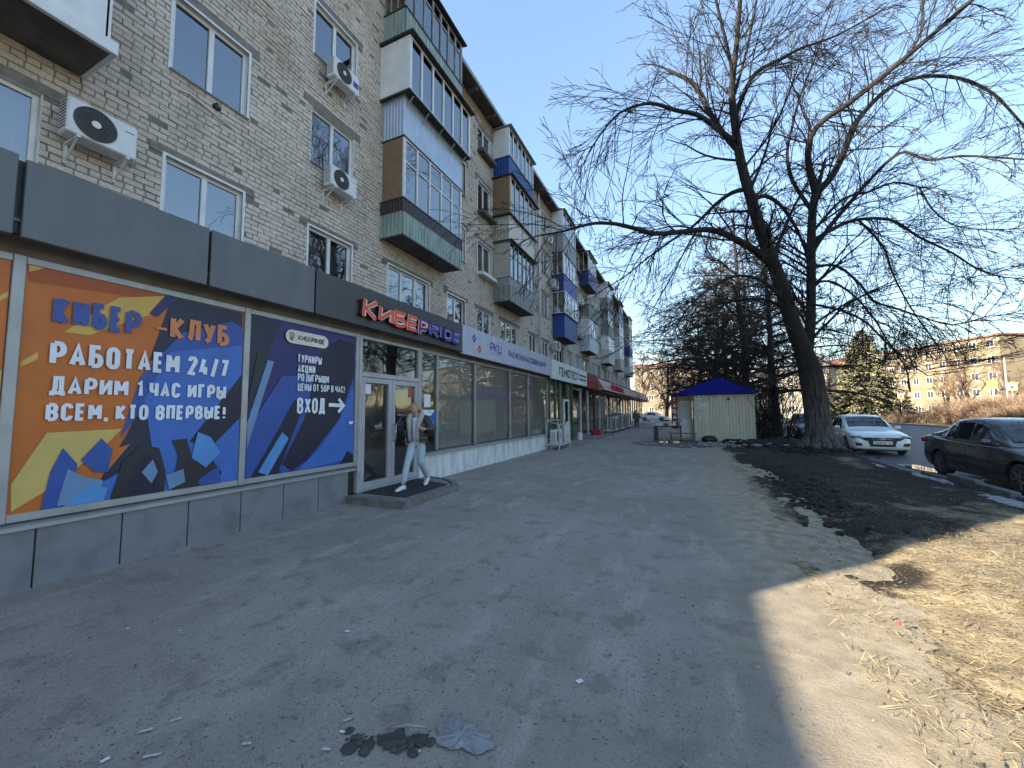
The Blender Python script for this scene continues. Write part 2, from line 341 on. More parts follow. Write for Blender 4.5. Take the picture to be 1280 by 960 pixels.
# dust and dirt lie over the asphalt towards the lawn side (x from 0.2 to 1.3)
_L = _nt.links.new
_sp = _nt.nodes.new('ShaderNodeSeparateXYZ'); _L(_tc.outputs['Object'], _sp.inputs[0])
_nz = _nt.nodes.new('ShaderNodeTexNoise'); _nz.inputs['Scale'].default_value = .9; _nz.inputs['Detail'].default_value = 7; _nz.inputs['Roughness'].default_value = .62; _L(_tc.outputs['Object'], _nz.inputs['Vector'])
_ma = _nt.nodes.new('ShaderNodeMath'); _ma.operation = 'MULTIPLY_ADD'; _ma.inputs[1].default_value = 2.6; _L(_nz.outputs[0], _ma.inputs[0]); _L(_sp.outputs[0], _ma.inputs[2])
_mr = _nt.nodes.new('ShaderNodeMapRange'); _mr.interpolation_type = 'SMOOTHSTEP'; _mr.inputs[1].default_value = 1.15; _mr.inputs[2].default_value = 2.3; _L(_ma.outputs[0], _mr.inputs[0])
_mx = _nt.nodes.new('ShaderNodeMix'); _mx.data_type = 'RGBA'; _L(_mr.outputs[0], _mx.inputs[0]); _L(_c, _mx.inputs[6])
_dn = _nt.nodes.new('ShaderNodeTexNoise'); _dn.inputs['Scale'].default_value = 6; _dn.inputs['Detail'].default_value = 8; _L(_tc.outputs['Object'], _dn.inputs['Vector'])
_dr = _nt.nodes.new('ShaderNodeValToRGB'); _dr.color_ramp.elements[0].color = (.27, .225, .158, 1); _dr.color_ramp.elements[1].color = (.42, .35, .25, 1); _dr.color_ramp.elements[0].position = .35; _dr.color_ramp.elements[1].position = .65
_L(_dn.outputs[0], _dr.inputs[0]); _L(_dr.outputs[0], _mx.inputs[7]); _L(_mx.outputs[2], _b.inputs['Base Color'])
_m, _nt, _b, _c, _tc = ground_mat('lawn_soil', [((.27, .215, .135), 0, 0, 0, 0), ((.17, .135, .088), 1.1, .42, .62, 8), ((.36, .29, .18), 5, .46, .62, 9), ((.12, .095, .065), 2.3, .58, .72, 9), ((.40, .325, .205), 20, .55, .66, 7), ((.06, .05, .038), 33, .58, .68, 6), ((.44, .36, .23), 80, .58, .66, 4)], .95, ((.9, 7, .05), (1.0, 45, .02)))
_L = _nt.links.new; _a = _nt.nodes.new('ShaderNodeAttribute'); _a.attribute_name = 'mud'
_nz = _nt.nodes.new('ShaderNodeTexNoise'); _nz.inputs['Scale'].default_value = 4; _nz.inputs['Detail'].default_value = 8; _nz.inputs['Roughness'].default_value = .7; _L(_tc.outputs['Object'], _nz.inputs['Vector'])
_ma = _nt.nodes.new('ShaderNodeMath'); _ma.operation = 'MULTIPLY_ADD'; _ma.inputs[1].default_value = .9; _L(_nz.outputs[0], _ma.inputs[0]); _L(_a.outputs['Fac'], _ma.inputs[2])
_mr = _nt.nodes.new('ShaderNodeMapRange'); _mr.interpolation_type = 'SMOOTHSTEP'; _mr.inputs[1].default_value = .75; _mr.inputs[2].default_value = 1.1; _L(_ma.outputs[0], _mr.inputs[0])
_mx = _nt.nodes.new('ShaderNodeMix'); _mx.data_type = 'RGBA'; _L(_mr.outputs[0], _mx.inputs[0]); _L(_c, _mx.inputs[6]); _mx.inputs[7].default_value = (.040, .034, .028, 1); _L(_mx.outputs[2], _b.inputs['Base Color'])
ground_mat('mud', [((.035, .03, .026), 0, 0, 0, 0), ((.06, .052, .042), 3, .5, .65, 6), ((.02, .018, .016), 8, .5, .6, 5)], .75, ((1.0, 12, .05), (.8, 50, .02)))
ground_mat('road_asphalt', [((.10, .10, .102), 0, 0, 0, 0), ((.075, .075, .078), .8, .45, .6, 5), ((.14, .138, .135), 3, .55, .7, 7, (1, .25, 1)), ((.05, .05, .052), 1.4, .56, .62, 6)], .6, ((.4, 60, .01),))
ground_mat('verge_grass', [((.28, .225, .125), 0, 0, 0, 0), ((.18, .15, .085), 1.2, .45, .6, 6), ((.36, .3, .18), 6, .5, .65, 6)], .95, ((.9, 20, .05),))
M('kerb_concrete', (.17, .165, .155), (.09, .086, .08), 5, .9, .4, 30)
M('snow_ice', (.30, .295, .29), (.10, .095, .09), 9, .55, .6, 30, lo=.45, hi=.62)
M('puddle_water', (.035, .035, .036), rough=.04, spec=.6)
M('wet_asphalt', (.075, .07, .064), (.10, .094, .086), 6, .6, .3, 60, spec=.25)

# ------------------------------------------------------------------ ground, pavement, lawn, road
def grid(name, mat, xs, ys, zf, kind='structure', parent=None):
    mb = MB(); nx, ny = len(xs), len(ys)
    mb.v = [(x, y, zf(x, y)) for y in ys for x in xs]
    mb.f = [(j * nx + i, j * nx + i + 1, (j + 1) * nx + i + 1, (j + 1) * nx + i) for j in range(ny - 1) for i in range(nx - 1)]
    o = mb.build(name, mat, parent, smooth=True)
    if kind: o['kind'] = kind
    return o
def ls(a, b, st): n = max(2, int(round((b - a) / st)) + 1); return [a + (b - a) * i / (n - 1) for i in range(n)]
MB().quad((-900, -900, -.5), (900, -900, -.5), (900, 1500, -.5), (-900, 1500, -.5)).build('ground', 'far_ground')['kind'] = 'structure'
grid('pavement', 'asphalt', ls(-8.2, 2.2, .3), ls(-14, 20, .3) + ls(20.6, 80, 1.0), lambda x, y: .014 * fbm(x * .5, y * .5) * min(1, max(0, (x + 5.4) * .8)) if x < 1.2 else .014 * fbm(x * .5, y * .5) - .03 * (x - 1.2))
def lawn_z(x, y):
    e = min(1, max(0, (x - .85 - .4 * fbm(0, y * .45)) / 1.9)); e2 = min(1, max(0, (5.2 - x) / .6))
    z = -.022 + .115 * e * e * (3 - 2 * e) * (.35 + .65 * e2) + .022 * fbm(x * .9, y * .9, 3, 5) * (.35 + .65 * e) + .016 * fbm(x * 3.1, y * 3.1, 7, 4) + .010 * fbm(x * 9, y * 9, 1, 3)
    # the wheel rut pressed into its near edge
    cx = rut_x(y); d = abs(x - cx)
    if 3.5 < y < 15: z -= .09 * math.exp(-(d / .34) ** 2) * min(1, (y - 3.5) / 1.5) * min(1, (15 - y) / 3) * (.65 + .5 * fbm(x * 2.2, y * 2.2, 5)); z += .02 * math.exp(-((d - .55) / .2) ** 2) * min(1, (y - 3.5) / 1.5) * min(1, (15 - y) / 3)
    # mound of roots under the big tree
    r = math.hypot(x - 4.3, y - 17.6); z += .22 * math.exp(-(r / 1.1) ** 2)
    return z
def rut_x(y): return 1.55 + .10 * (y - 5) * (1 if y < 9 else 0) + (.4 - .06 * (y - 9) if y >= 9 else 0) + .1 * fbm(3, y * .7)
LX, LY = ls(.5, 5.16, .075), ls(-8, 22, .09) + ls(22.3, 64, .4)
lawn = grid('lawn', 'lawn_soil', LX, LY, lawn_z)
# wet mud along the rut, and darker soil beyond a slanting line, kept per vertex
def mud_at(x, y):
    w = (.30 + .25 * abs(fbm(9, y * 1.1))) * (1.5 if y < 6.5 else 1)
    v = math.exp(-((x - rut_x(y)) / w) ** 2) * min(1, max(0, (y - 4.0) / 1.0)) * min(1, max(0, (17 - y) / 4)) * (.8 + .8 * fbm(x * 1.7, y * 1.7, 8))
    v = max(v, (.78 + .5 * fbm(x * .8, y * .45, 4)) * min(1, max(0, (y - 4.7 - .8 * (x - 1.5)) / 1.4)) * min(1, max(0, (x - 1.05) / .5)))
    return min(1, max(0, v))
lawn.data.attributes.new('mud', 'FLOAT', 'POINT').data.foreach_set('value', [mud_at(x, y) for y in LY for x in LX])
grid('road', 'road_asphalt', ls(5.2, 21.9, .835), ls(-40, 70, 1.0) + ls(75, 400, 25), lambda x, y: -.075 + .006 * fbm(x * .6, y * .6))
kerb = MB().box(5.165, 5.285, -30, 4, -.2, .012).build('kerb', 'kerb_concrete'); kerb['kind'] = 'structure'
_ks = None
for i in range(46):
    y = 4.02 + i * 1.0
    if _ks is None:
        ob = MB().cbox(5.16, 5.30, 0, .985, -.24, -.03, .02).build('kerb_stone', 'kerb_concrete', kerb); _ks = ob; ob.location = (0, y, 0)
    else:
        ob = _ks.copy(); COL.objects.link(ob); ob.location = (RNG.uniform(-.012, .012), y, RNG.uniform(-.025, .012)); ob.rotation_euler = (RNG.uniform(-.012, .012), RNG.uniform(-.05, .03), RNG.uniform(-.008, .008))
kb2 = MB().box(21.9, 22.08, -40, 300, -.3, .04).build('kerb', 'kerb_concrete'); kb2['kind'] = 'structure'
grid('verge', 'verge_grass', ls(22.05, 70, 1.2), ls(-40, 160, 2.0), lambda x, y: -.02 + .12 * fbm(x * .2, y * .2) * min(1, x - 22.05) + min(.25, .03 * (x - 22)))
# melt water on the pavement in front of the stall, and dirty ice left by the kerb
def blob(cx, cy, rx, ry, n=40, seed=0, rough=.35):
    return [(cx + rx * (1 + rough * fbm(math.cos(a) * 1.4 + seed, math.sin(a) * 1.4)) * math.cos(a), cy + ry * (1 + rough * fbm(math.cos(a) * 1.4 + seed, math.sin(a) * 1.4 + 5)) * math.sin(a)) for a in [2 * math.pi * i / n for i in range(n)]]
def sheet(name, poly, z, mat, kind='structure', th=.012):
    o = MB().prism(poly, 2, z, z - th).build(name, mat, fix=True); o['kind'] = kind; return o
sheet('wet_asphalt', blob(-.55, 21.0, 1.9, 2.3, seed=2), .021, 'wet_asphalt')
sheet('puddle', blob(-.85, 21.6, .55, .75, seed=4), .026, 'puddle_water')
sheet('wet_asphalt', blob(-3.1, 39.5, 1.0, 1.6, seed=6), .021, 'wet_asphalt')
sheet('wet_asphalt', blob(6.3, 10.5, .8, 3.2, seed=11), -.062, 'wet_asphalt')
sheet('puddle', blob(6.2, 11.2, .38, 2.0, seed=12), -.058, 'puddle_water')
sheet('puddle', blob(6.0, 15.2, .3, 1.0, seed=14), -.058, 'puddle_water')

# ------------------------------------------------------------------ the five-storey brick house
XW = -7.9
FZ = [(4.5, 5.95), (7.52, 8.88), (10.22, 11.56), (12.93, 14.1)]
HOUSE = thing('apartment_building', 'long five-storey grey brick apartment house with glazed balconies above the shops', 'building', (XW, 28, 0))
cols = [('a', .4, 2.0, 2), ('b', 3.39, 4.65, 2), ('c', 6.13, 7.4, 2)]
for s in (8.44, 24.19, 39.94):
    cols += [('d', s + .34, s + 2.34, 3), ('e', s + 3.43, s + 4.68, 2), ('f', s + 5.71, s + 6.96, 2), ('g', s + 8.0, s + 10.0, 3), ('h', s + 11.6, s + 12.8, 2), ('i', s + 13.75, s + 14.95, 2)]
cols += [('d', 56.0, 57.9, 3), ('e', 59.1, 60.3, 2)]
OPEN = []
for nm, y0, y1, n in cols:
    for fi, (z0, z1) in enumerate(FZ): OPEN.append((nm, fi, y0, y1, z0, z1, n))
EXC = [(o[2], o[3], o[4], o[5]) for o in OPEN] + [(o[2] - .22, o[3] + .22, o[5], o[5] + .15) for o in OPEN]
Y_END, Y_BR, Z0W, Z1W = 61.5, 24.0, 3.55, 14.86
# brick material: tint attribute, streaks of soot and damp
m = bpy.data.materials.new('silicate_brick'); m.use_nodes = True; MATS['silicate_brick'] = m
nt = m.node_tree; L = nt.links.new; b = nt.nodes['Principled BSDF']; b.inputs['Roughness'].default_value = .92; b.inputs['Specular IOR Level'].default_value = .2
at = nt.nodes.new('ShaderNodeAttribute'); at.attribute_name = 'tint'; geo = nt.nodes.new('ShaderNodeNewGeometry')
rp = nt.nodes.new('ShaderNodeValToRGB'); rp.color_ramp.elements[0].color = (.43, .385, .33, 1); rp.color_ramp.elements[1].color = (.70, .635, .56, 1); rp.color_ramp.elements[0].position = 0; rp.color_ramp.elements[1].position = .75
e = rp.color_ramp.elements.new(1.0); e.color = (.76, .705, .63, 1); e = rp.color_ramp.elements.new(.04); e.color = (.55, .495, .43, 1)
L(at.outputs['Fac'], rp.inputs[0])
def nz(scale, det, strv=None, loc=(0, 0, 0)):
    n = nt.nodes.new('ShaderNodeTexNoise'); n.inputs['Scale'].default_value = scale; n.inputs['Detail'].default_value = det; n.inputs['Roughness'].default_value = .65
    mp = nt.nodes.new('ShaderNodeMapping'); mp.inputs['Location'].default_value = loc
    if strv: mp.inputs['Scale'].default_value = strv
    L(geo.outputs['Position'], mp.inputs[0]); L(mp.outputs[0], n.inputs['Vector']); return n.outputs[0]
def mixc(fac, a, c, lo, hi):
    mr = nt.nodes.new('ShaderNodeMapRange'); mr.inputs[1].default_value = lo; mr.inputs[2].default_value = hi; L(fac, mr.inputs[0])
    mx = nt.nodes.new('ShaderNodeMix'); mx.data_type = 'RGBA'; mx.blend_type = 'MULTIPLY'; L(mr.outputs[0], mx.inputs[0]); L(a, mx.inputs[6]); mx.inputs[7].default_value = (*c, 1); return mx.outputs[2]
cc = mixc(nz(.55, 6), rp.outputs[0], (.80, .775, .74), .45, .7); cc = mixc(nz(2.2, 5, (1, 1, .25), (3, 1, 0)), cc, (.74, .71, .68), .52, .72); cc = mixc(nz(45, 4), cc, (.68, .66, .64), .45, .72)
# broken, ruddy brickwork close under the eaves
sp = nt.nodes.new('ShaderNodeSeparateXYZ'); L(geo.outputs['Position'], sp.inputs[0])
ad = nt.nodes.new('ShaderNodeMath'); ad.operation = 'MULTIPLY_ADD'; ad.inputs[1].default_value = 1.2; L(nz(2.0, 5), ad.inputs[0]); L(sp.outputs[2], ad.inputs[2])
cc = mixc(ad.outputs[0], cc, (.62, .47, .38), 14.75, 15.05)
L(cc, b.inputs['Base Color'])
bp = nt.nodes.new('ShaderNodeBump'); bp.inputs['Strength'].default_value = .6; bp.inputs['Distance'].default_value = .012; L(nz(60, 4), bp.inputs['Height']); L(bp.outputs[0], b.inputs['Normal'])
M('mortar', (.25, .232, .21), (.15, .138, .124), 4, .95, .5, 70)
# the far stretch, where single bricks are smaller than a pixel or two
m = bpy.data.materials.new('far_brickwork'); m.use_nodes = True; MATS['far_brickwork'] = m
nt = m.node_tree; L = nt.links.new; b = nt.nodes['Principled BSDF']; b.inputs['Roughness'].default_value = .92; b.inputs['Specular IOR Level'].default_value = .2
geo = nt.nodes.new('ShaderNodeNewGeometry'); sp = nt.nodes.new('ShaderNodeSeparateXYZ'); L(geo.outputs['Position'], sp.inputs[0]); cb = nt.nodes.new('ShaderNodeCombineXYZ'); L(sp.outputs[1], cb.inputs[0]); L(sp.outputs[2], cb.inputs[1])
bt = nt.nodes.new('ShaderNodeTexBrick'); bt.inputs['Color1'].default_value = (.60, .54, .47, 1); bt.inputs['Color2'].default_value = (.72, .655, .58, 1); bt.inputs['Mortar'].default_value = (.16, .148, .132, 1)
bt.inputs['Scale'].default_value = 1; bt.inputs['Brick Width'].default_value = .262; bt.inputs['Row Height'].default_value = .1; bt.inputs['Mortar Size'].default_value = .012; L(cb.outputs[0], bt.inputs['Vector'])
cc = mixc(nz(.55, 6), bt.outputs['Color'], (.80, .775, .74), .45, .7); ad = nt.nodes.new('ShaderNodeMath'); ad.operation = 'MULTIPLY_ADD'; ad.inputs[1].default_value = 1.2; L(nz(2.0, 5), ad.inputs[0]); L(sp.outputs[2], ad.inputs[2])
cc = mixc(ad.outputs[0], cc, (.62, .47, .38), 14.75, 15.05); L(cc, b.inputs['Base Color'])
bp = nt.nodes.new('ShaderNodeBump'); bp.inputs['Strength'].default_value = .8; bp.inputs['Distance'].default_value = .012; bp.invert = True; L(bt.outputs['Fac'], bp.inputs['Height']); L(bp.outputs[0], b.inputs['Normal'])

def wall_with_holes(x, ya, yb, za, zb, holes):
    ys = sorted({ya, yb, *[v for h in holes for v in h[:2] if ya < v < yb]}); zs = sorted({za, zb, *[v for h in holes for v in h[2:] if za < v < zb]})
    mb = MB()
    for i in range(len(ys) - 1):
        for j in range(len(zs) - 1):
            cy, cz = (ys[i] + ys[i + 1]) / 2, (zs[j] + zs[j + 1]) / 2
            if not any(h[0] < cy < h[1] and h[2] < cz < h[3] for h in holes):
                mb.quad((x, ys[i], zs[j]), (x, ys[i + 1], zs[j]), (x, ys[i + 1], zs[j + 1]), (x, ys[i], zs[j + 1]))
    return mb
HOLES = [(o[2], o[3], o[4], o[5]) for o in OPEN]
near_wall = wall_with_holes(XW - .013, -4.75, Y_BR, Z0W, Z1W, HOLES).build('brick_wall', 'mortar', HOUSE)
wall_with_holes(XW, Y_BR, Y_END, Z0W, Z1W, HOLES).build('brick_wall', 'far_brickwork', HOUSE)
mb = MB(); mb.box(-19.9, XW - .02, -4.75, -4.35, 0, Z1W).box(-19.9, XW - .02, Y_END - .3, Y_END, 0, Z1W).box(-19.9, -19.6, -4.35, Y_END - .3, 0, Z1W).box(XW - .5, XW - .2, -4.35, Y_END - .3, 0, Z0W).build('side_wall', 'far_brickwork', HOUSE)
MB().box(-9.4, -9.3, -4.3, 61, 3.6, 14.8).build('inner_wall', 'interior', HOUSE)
mb = MB()
for z in (6.3, 9.15, 11.9): mb.box(-9.3, XW - .3, -4.3, 61, z, z + .2)
mb.build('floor_slabs', 'interior', HOUSE)['kind'] = 'stuff'
# bricks: real pieces in recessed joints
bricks = []
row = 0; z = Z0W + .05; R2 = random.Random(3)
while z + .088 < Z1W:
    ex = sorted([(e[0] - .004, e[1] + .004) for e in EXC if e[2] < z + .08 and e[3] > z + .008]); free = []; y = -4.3
    for a, c in ex:
        if a > y: free.append((y, min(a, Y_BR)))
        y = max(y, c)
        if y >= Y_BR: break
    if y < Y_BR: free.append((y, Y_BR))
    hd = row % 6 == 3; bl = .12 if hd else .25; st = bl + .012
    for a, c in free:
        k0 = math.floor((a - (.131 if row % 2 else 0)) / st)
        y = k0 * st + (.131 if row % 2 else 0)
        while y < c:
            p0, p1 = max(y, a), min(y + bl, c)
            if p1 - p0 > .045: bricks.append((p0 + R2.uniform(-.004, .004), p1 + R2.uniform(-.004, .004), z + R2.uniform(-.004, .004), z + .088 + R2.uniform(-.005, .004), R2.gauss(0, .005) if R2.random() > .03 else -.02, min(1, max(0, R2.gauss(.58, .13)))))
            y += st
    z += .1; row += 1
def brick_geo(bk, rr_):
    y0, y1, z0, z1, dx, _ = bk; x = XW + dx; c = .009; j = lambda: rr_.uniform(-.003, .003)
    V = [(x - .03 - dx, y0, z0), (x - .03 - dx, y1, z0), (x - .03 - dx, y1, z1), (x - .03 - dx, y0, z1),
         (x - c, y0 + j(), z0 + j()), (x - c, y1 + j(), z0 + j()), (x - c, y1 + j(), z1 + j()), (x - c, y0 + j(), z1 + j()),
         (x + j() * .5, y0 + c + j(), z0 + c + j()), (x + j() * .5, y1 - c + j(), z0 + c + j()), (x + j() * .5, y1 - c + j(), z1 - c + j()), (x + j() * .5, y0 + c + j(), z1 - c + j())]
    F = [(8, 9, 10, 11)]
    for a in range(4):
        n_ = (a + 1) % 4; F += [(a, n_, 4 + n_, 4 + a), (4 + a, 4 + n_, 8 + n_, 8 + a)]
    return V, F
def area(bk):
    c = np.array([XW, (bk[0] + bk[1]) / 2, (bk[2] + bk[3]) / 2 - CAMH]); d = np.linalg.norm(c); zc = c @ CF
    px, py = c @ CR / zc * FPX, c @ CU / zc * FPX
    if zc < .1 or abs(px) > 640 or abs(py) > 480 or bk[2] < 4.75: return 0
    return (bk[1] - bk[0]) * (bk[3] - bk[2]) * abs(c[0]) / d / (zc * zc) * d / zc
order = sorted(range(len(bricks)), key=lambda i: -area(bricks[i])); top = set(order[:300])
def tint_attr(me, vals): me.attributes.new('tint', 'FLOAT', 'POINT').data.foreach_set('value', vals)
mb = MB(); tv = []
for i, bk in enumerate(bricks):
    V, F = brick_geo(bk, R2)
    if i in top:
        o = MB().add(V, F).build('brick', 'silicate_brick', near_wall); tint_attr(o.data, [bk[5]] * 12)
    else: mb.add(V, F); tv += [bk[5]] * 12
o = mb.build('brickwork', 'silicate_brick', HOUSE); o['kind'] = 'stuff'; tint_attr(o.data, tv)
# roof with deep eaves
mb = MB(); mb.prism([(-20.6, 14.87), (-7.38, 14.87), (-7.38, 15.0), (-14, 16.9), (-20.6, 15.0)], 1, -4.95, 61.9)
roof = mb.build('roof', M('roof_eave', (.10, .082, .066), (.055, .046, .04), 2.5, .9, .4, 18), HOUSE)
MB().box(-7.4, -7.35, -5.0, 61.95, 14.9, 15.06).build('eave_edge', 'grey_sheet', roof)
mb = MB()
for y in ls(-4.3, 61, 1.6): mb.box(-7.88, -7.42, y, y + .1, 14.74, 14.868)
mb.build('rafter_ends', 'concrete_dark', roof)['kind'] = 'stuff'
MB().box(-15.4, -13.2, -4.7, 7.0, 15.2, 20.0).build('shade_block', 'far_brickwork', roof)  # unseen block added above the roof to keep the big tree in shade
# windows
def window(nm, fi, y0, y1, z0, z1, n):
    r = random.Random(hash((nm, fi, int(y0 * 10))) & 0xffff) if False else random.Random(int(y0 * 97) + fi * 13)
    far = y0 > 24; xf = XW - .14; fw = .062; trim = r.random() < .55 or nm in 'bd'
    mb = MB()
    mb.cbox(xf, xf + .06, y0, y0 + fw, z0, z1, .006).cbox(xf, xf + .06, y1 - fw, y1, z0, z1, .006).cbox(xf, xf + .06, y0 + fw, y1 - fw, z0, z0 + fw, .006).cbox(xf, xf + .06, y0 + fw, y1 - fw, z1 - fw, z1, .006)
    ms = [y0 + (y1 - y0) * (i + 1) / n for i in range(n - 1)]
    for q in ms: mb.cbox(xf - .005, xf + .066, q - .045, q + .045, z0 + fw, z1 - fw, .006)
    w = mb.build('window', 'white_pvc', HOUSE)
    ed = [y0 + fw] + [v for q in ms for v in (q - .045, q + .045)] + [y1 - fw]
    for i in range(n):
        t = r.uniform(-.004, .004); t2 = r.uniform(-.003, .003); a, c = ed[2 * i], ed[2 * i + 1]
        MB().quad((xf + .03 + t, a, z0 + fw), (xf + .03, c, z0 + fw), (xf + .03 + t2, c, z1 - fw), (xf + .03 + t + t2, a, z1 - fw)).build('pane', 'pane_glass', w)
    mb = MB(); rv = 'white_paint' if r.random() < .8 else 'concrete'
    mb.box(xf - .3, XW - .004, y0 - .014, y0, z0, z1).box(xf - .3, XW - .004, y1, y1 + .014, z0, z1).box(xf - .3, XW - .004, y0 - .014, y1 + .014, z1, z1 + .014).box(xf - .3, XW - .004, y0 - .014, y1 + .014, z0 - .014, z0)
    mb.build('reveal', rv, w)
    if trim and not far:
        mb = MB(); x2 = XW + .016; t = .045
        mb.box(XW - .02, x2, y0 - t, y0, z0 - t, z1 + t).box(XW - .02, x2, y1, y1 + t, z0 - t, z1 + t).box(XW - .02, x2, y0, y1, z1, z1 + t).box(XW - .02, x2, y0, y1, z0 - t, z0).build('trim', 'white_pvc', w)
    big = nm == 'f' and fi > 0
    mb = MB().prism([(XW - .1, z0 + .005), (XW + (.3 if big else .06), z0 - .03), (XW + (.3 if big else .06), z0 - (.17 if big else .045)), (XW - .1, z0 - (.14 if big else .02))], 1, y0 - .03, y1 + .03)
    mb.build('sill', ('white_paint' if (fi == 1 and y0 < 20) else 'concrete_dark') if big else 'grey_sheet', w)
    if r.random() < (.75 if fi == 0 else .3) and nm != 'b':
        full = r.random() < .5 or fi == 0; mb = MB(); ny = int((y1 - y0) / .05); zt = z1 - .02; zb = z0 + .02 if full else z0 + (z1 - z0) * .1
        pts = []
        for i in range(ny + 1):
            yy = y0 + (y1 - y0) * i / ny
            if not full and .32 < i / ny < .68: continue
            pts.append((i, xf - .16 + .02 * math.sin(i * 1.9 + r.random()), yy))
        for (i, xa, ya), (j, xb, yb) in zip(pts, pts[1:]):
            if j == i + 1: mb.quad((xa, ya, zb), (xb, yb, zb), (xb, yb, zt), (xa, ya, zt))
        mb.build('curtain', 'curtain', w, smooth=True)['kind'] = 'stuff'
    MB().cbox(XW - .1, XW + .006, y0 - .215, y1 + .215, z1 + .004, z1 + .146, .01).build('lintel', 'lintel', w)
for o in OPEN: window(*o)
# a white drain pipe down the wall
mb = MB().tube([(XW + .1, 21.5, 14.8), (XW + .1, 21.5, 4.1)], .05, 10)
mb.build('drain_pipe', 'white_paint', HOUSE, smooth=True)

# ------------------------------------------------------------------ balconies
def corr(mb, p0, p1, z0, z1, pitch=.12, dep=.018, nrm=(1, 0), board=False):
    p0, p1 = Vector(p0), Vector(p1); ln = (p1 - p0).length; d = (p1 - p0) / ln; n = max(1, int(round(ln / pitch))); st = ln / n; nv = Vector(nrm); pr = []
    for i in range(n):
        for u, h in (((0, 1), (.86, 1), (.88, -.6), (.98, -.6)) if board else ((0, 0), (.36, 0), (.5, 1), (.86, 1))): pr.append((p0 + d * (i + u) * st + nv * h * dep))
    pr.append(p1)
    base = len(mb.v)
    for p in pr: mb.v.append((p.x, p.y, z0)); mb.v.append((p.x, p.y, z1))
    for i in range(len(pr) - 1): mb.f.append((base + 2 * i, base + 2 * i + 2, base + 2 * i + 3, base + 2 * i + 1))
def balcony(y0, y1, zb, ptop, gtop, pm, fm, nf=5, end='glass', out=-7.1, gout=None, roofm=None, band=None, pitch=.12, transom=None, ne=2, roof_rise=0, glazed=True, endm=None, pend=None, inner=None):
    gout = out if gout is None else gout; xo = max(out, gout)
    yo = (.0 if gout == out else .12)
    s = MB().cbox(XW - .05, out - .01, y0 + .02, y1 - .02, zb, zb + .1, .012).build('balcony', 'concrete_dark', HOUSE)
    mb = MB(); corr(mb, (out, y0), (out, y1), zb - .03, ptop, pitch, .018, (1, 0), pm == 'green_boards' or pitch > .26); mb.build('parapet', pm, s)
    mb = MB(); corr(mb, (XW, y0), (out, y0), zb - .03, ptop, pitch, .018, (0, -1), pm == 'green_boards' or pitch > .26); mb.build('parapet', pend or pm, s); mb = MB(); corr(mb, (XW, y1), (out, y1), zb - .03, ptop, pitch, .018, (0, 1)); mb.build('parapet', pend or pm, s)
    mb = MB(); e = .022
    mb.box(XW, out + e, y0 - e, y0 - .002, zb - .07, zb - .032).box(out + .001, out + e + .004, y0 - e, y1 + e, zb - .07, zb - .032).build('edge_strip', 'dark_metal', s)['kind'] = 'stuff'
    mb = MB().box(XW, out + .05, y0 - .05, y1 + .05, ptop, ptop + .03); mb.build('rail', 'dark_metal' if end != 'white_panel' else 'grey_sheet', s)
    if band:
        bz0, bz1, bm_ = band; mb = MB(); corr(mb, (out + .022, y0 - .025), (out + .022, y1 + .025), bz0, bz1, .1, .014, (1, 0)); mb.build('band', bm_, s); mb = MB(); corr(mb, (XW, y0 - .025), (out + .022, y0 - .025), bz0, bz1, .1, .014, (0, -1)); mb.build('band', bm_, s)
    if not glazed:
        if roofm: MB().box(XW - .05, out + .25, y0 - .1, y1 + .1, gtop, gtop + .05).build('roof', roofm, s)
        return s
    z0 = ptop + .03; ya, yb = y0 - yo, y1 + yo; fw = .05; xa = gout - .05
    if gout != out:
        MB().box(XW, gout + .02, ya - .02, yb + .02, z0 - .02, z0 + .03).build('ledge', 'black_roof', s); z0 += .03
        mb = MB()
        for q in range(5):
            yy = y0 + .1 + (y1 - y0 - .2) * q / 4; mb.tube([(out + .01, yy, z0 - .32), (gout - .03, yy, z0 - .06)], .018, 5)
        mb.build('brackets', 'grey_sheet', s)['kind'] = 'stuff'
    mb = MB(); cs = [ya + (yb - ya) * i / nf for i in range(nf + 1)]; spans = []
    mb.box(xa, gout, ya, yb, z0, z0 + fw).box(xa, gout, ya, yb, gtop - fw, gtop)
    for i, c in enumerate(cs):
        w = .035 if 0 < i < nf else .05; c0 = min(max(c, ya + .05), yb - .05); mb.box(xa + .002, gout + .006, c0 - w, c0 + w, z0 + fw, gtop - fw); spans.append(c0)
    zt = None
    if transom: zt = z0 + (gtop - z0) * transom; mb.box(xa + .004, gout - .003, ya + .05, yb - .05, zt - .025, zt + .025)
    for yy in (ya, yb - .05):
        mb.box(XW, xa, yy, yy + .05, z0, z0 + fw).box(XW, xa, yy, yy + .05, gtop - fw, gtop).box(XW, XW + .05, yy, yy + .05, z0 + fw, gtop - fw)
    if end == 'glass':
        for q in range(1, ne):
            xx = XW + (xa - XW) * q / ne; mb.box(xx - .02, xx + .02, ya, ya + .045, z0 + fw, gtop - fw)
        if transom: mb.box(XW + .05, xa, ya + .003, ya + .04, zt - .02, zt + .02)
    f = mb.build('glazing_frame', fm, s); f['kind'] = 'stuff'
    rr2 = random.Random(int(y0 * 31 + zb * 7))
    for i in range(nf):
        for za, zc in ([(z0 + fw, gtop - fw)] if not transom else [(z0 + fw, zt - .025), (zt + .025, gtop - fw)]):
            t = rr2.uniform(-.008, .008); MB().quad((gout - .025 + t, spans[i], za), (gout - .025 - t, spans[i + 1], za), (gout - .025 - t * .5, spans[i + 1], zc), (gout - .025 + t * .5, spans[i], zc)).build('pane', 'pane_glass', s)
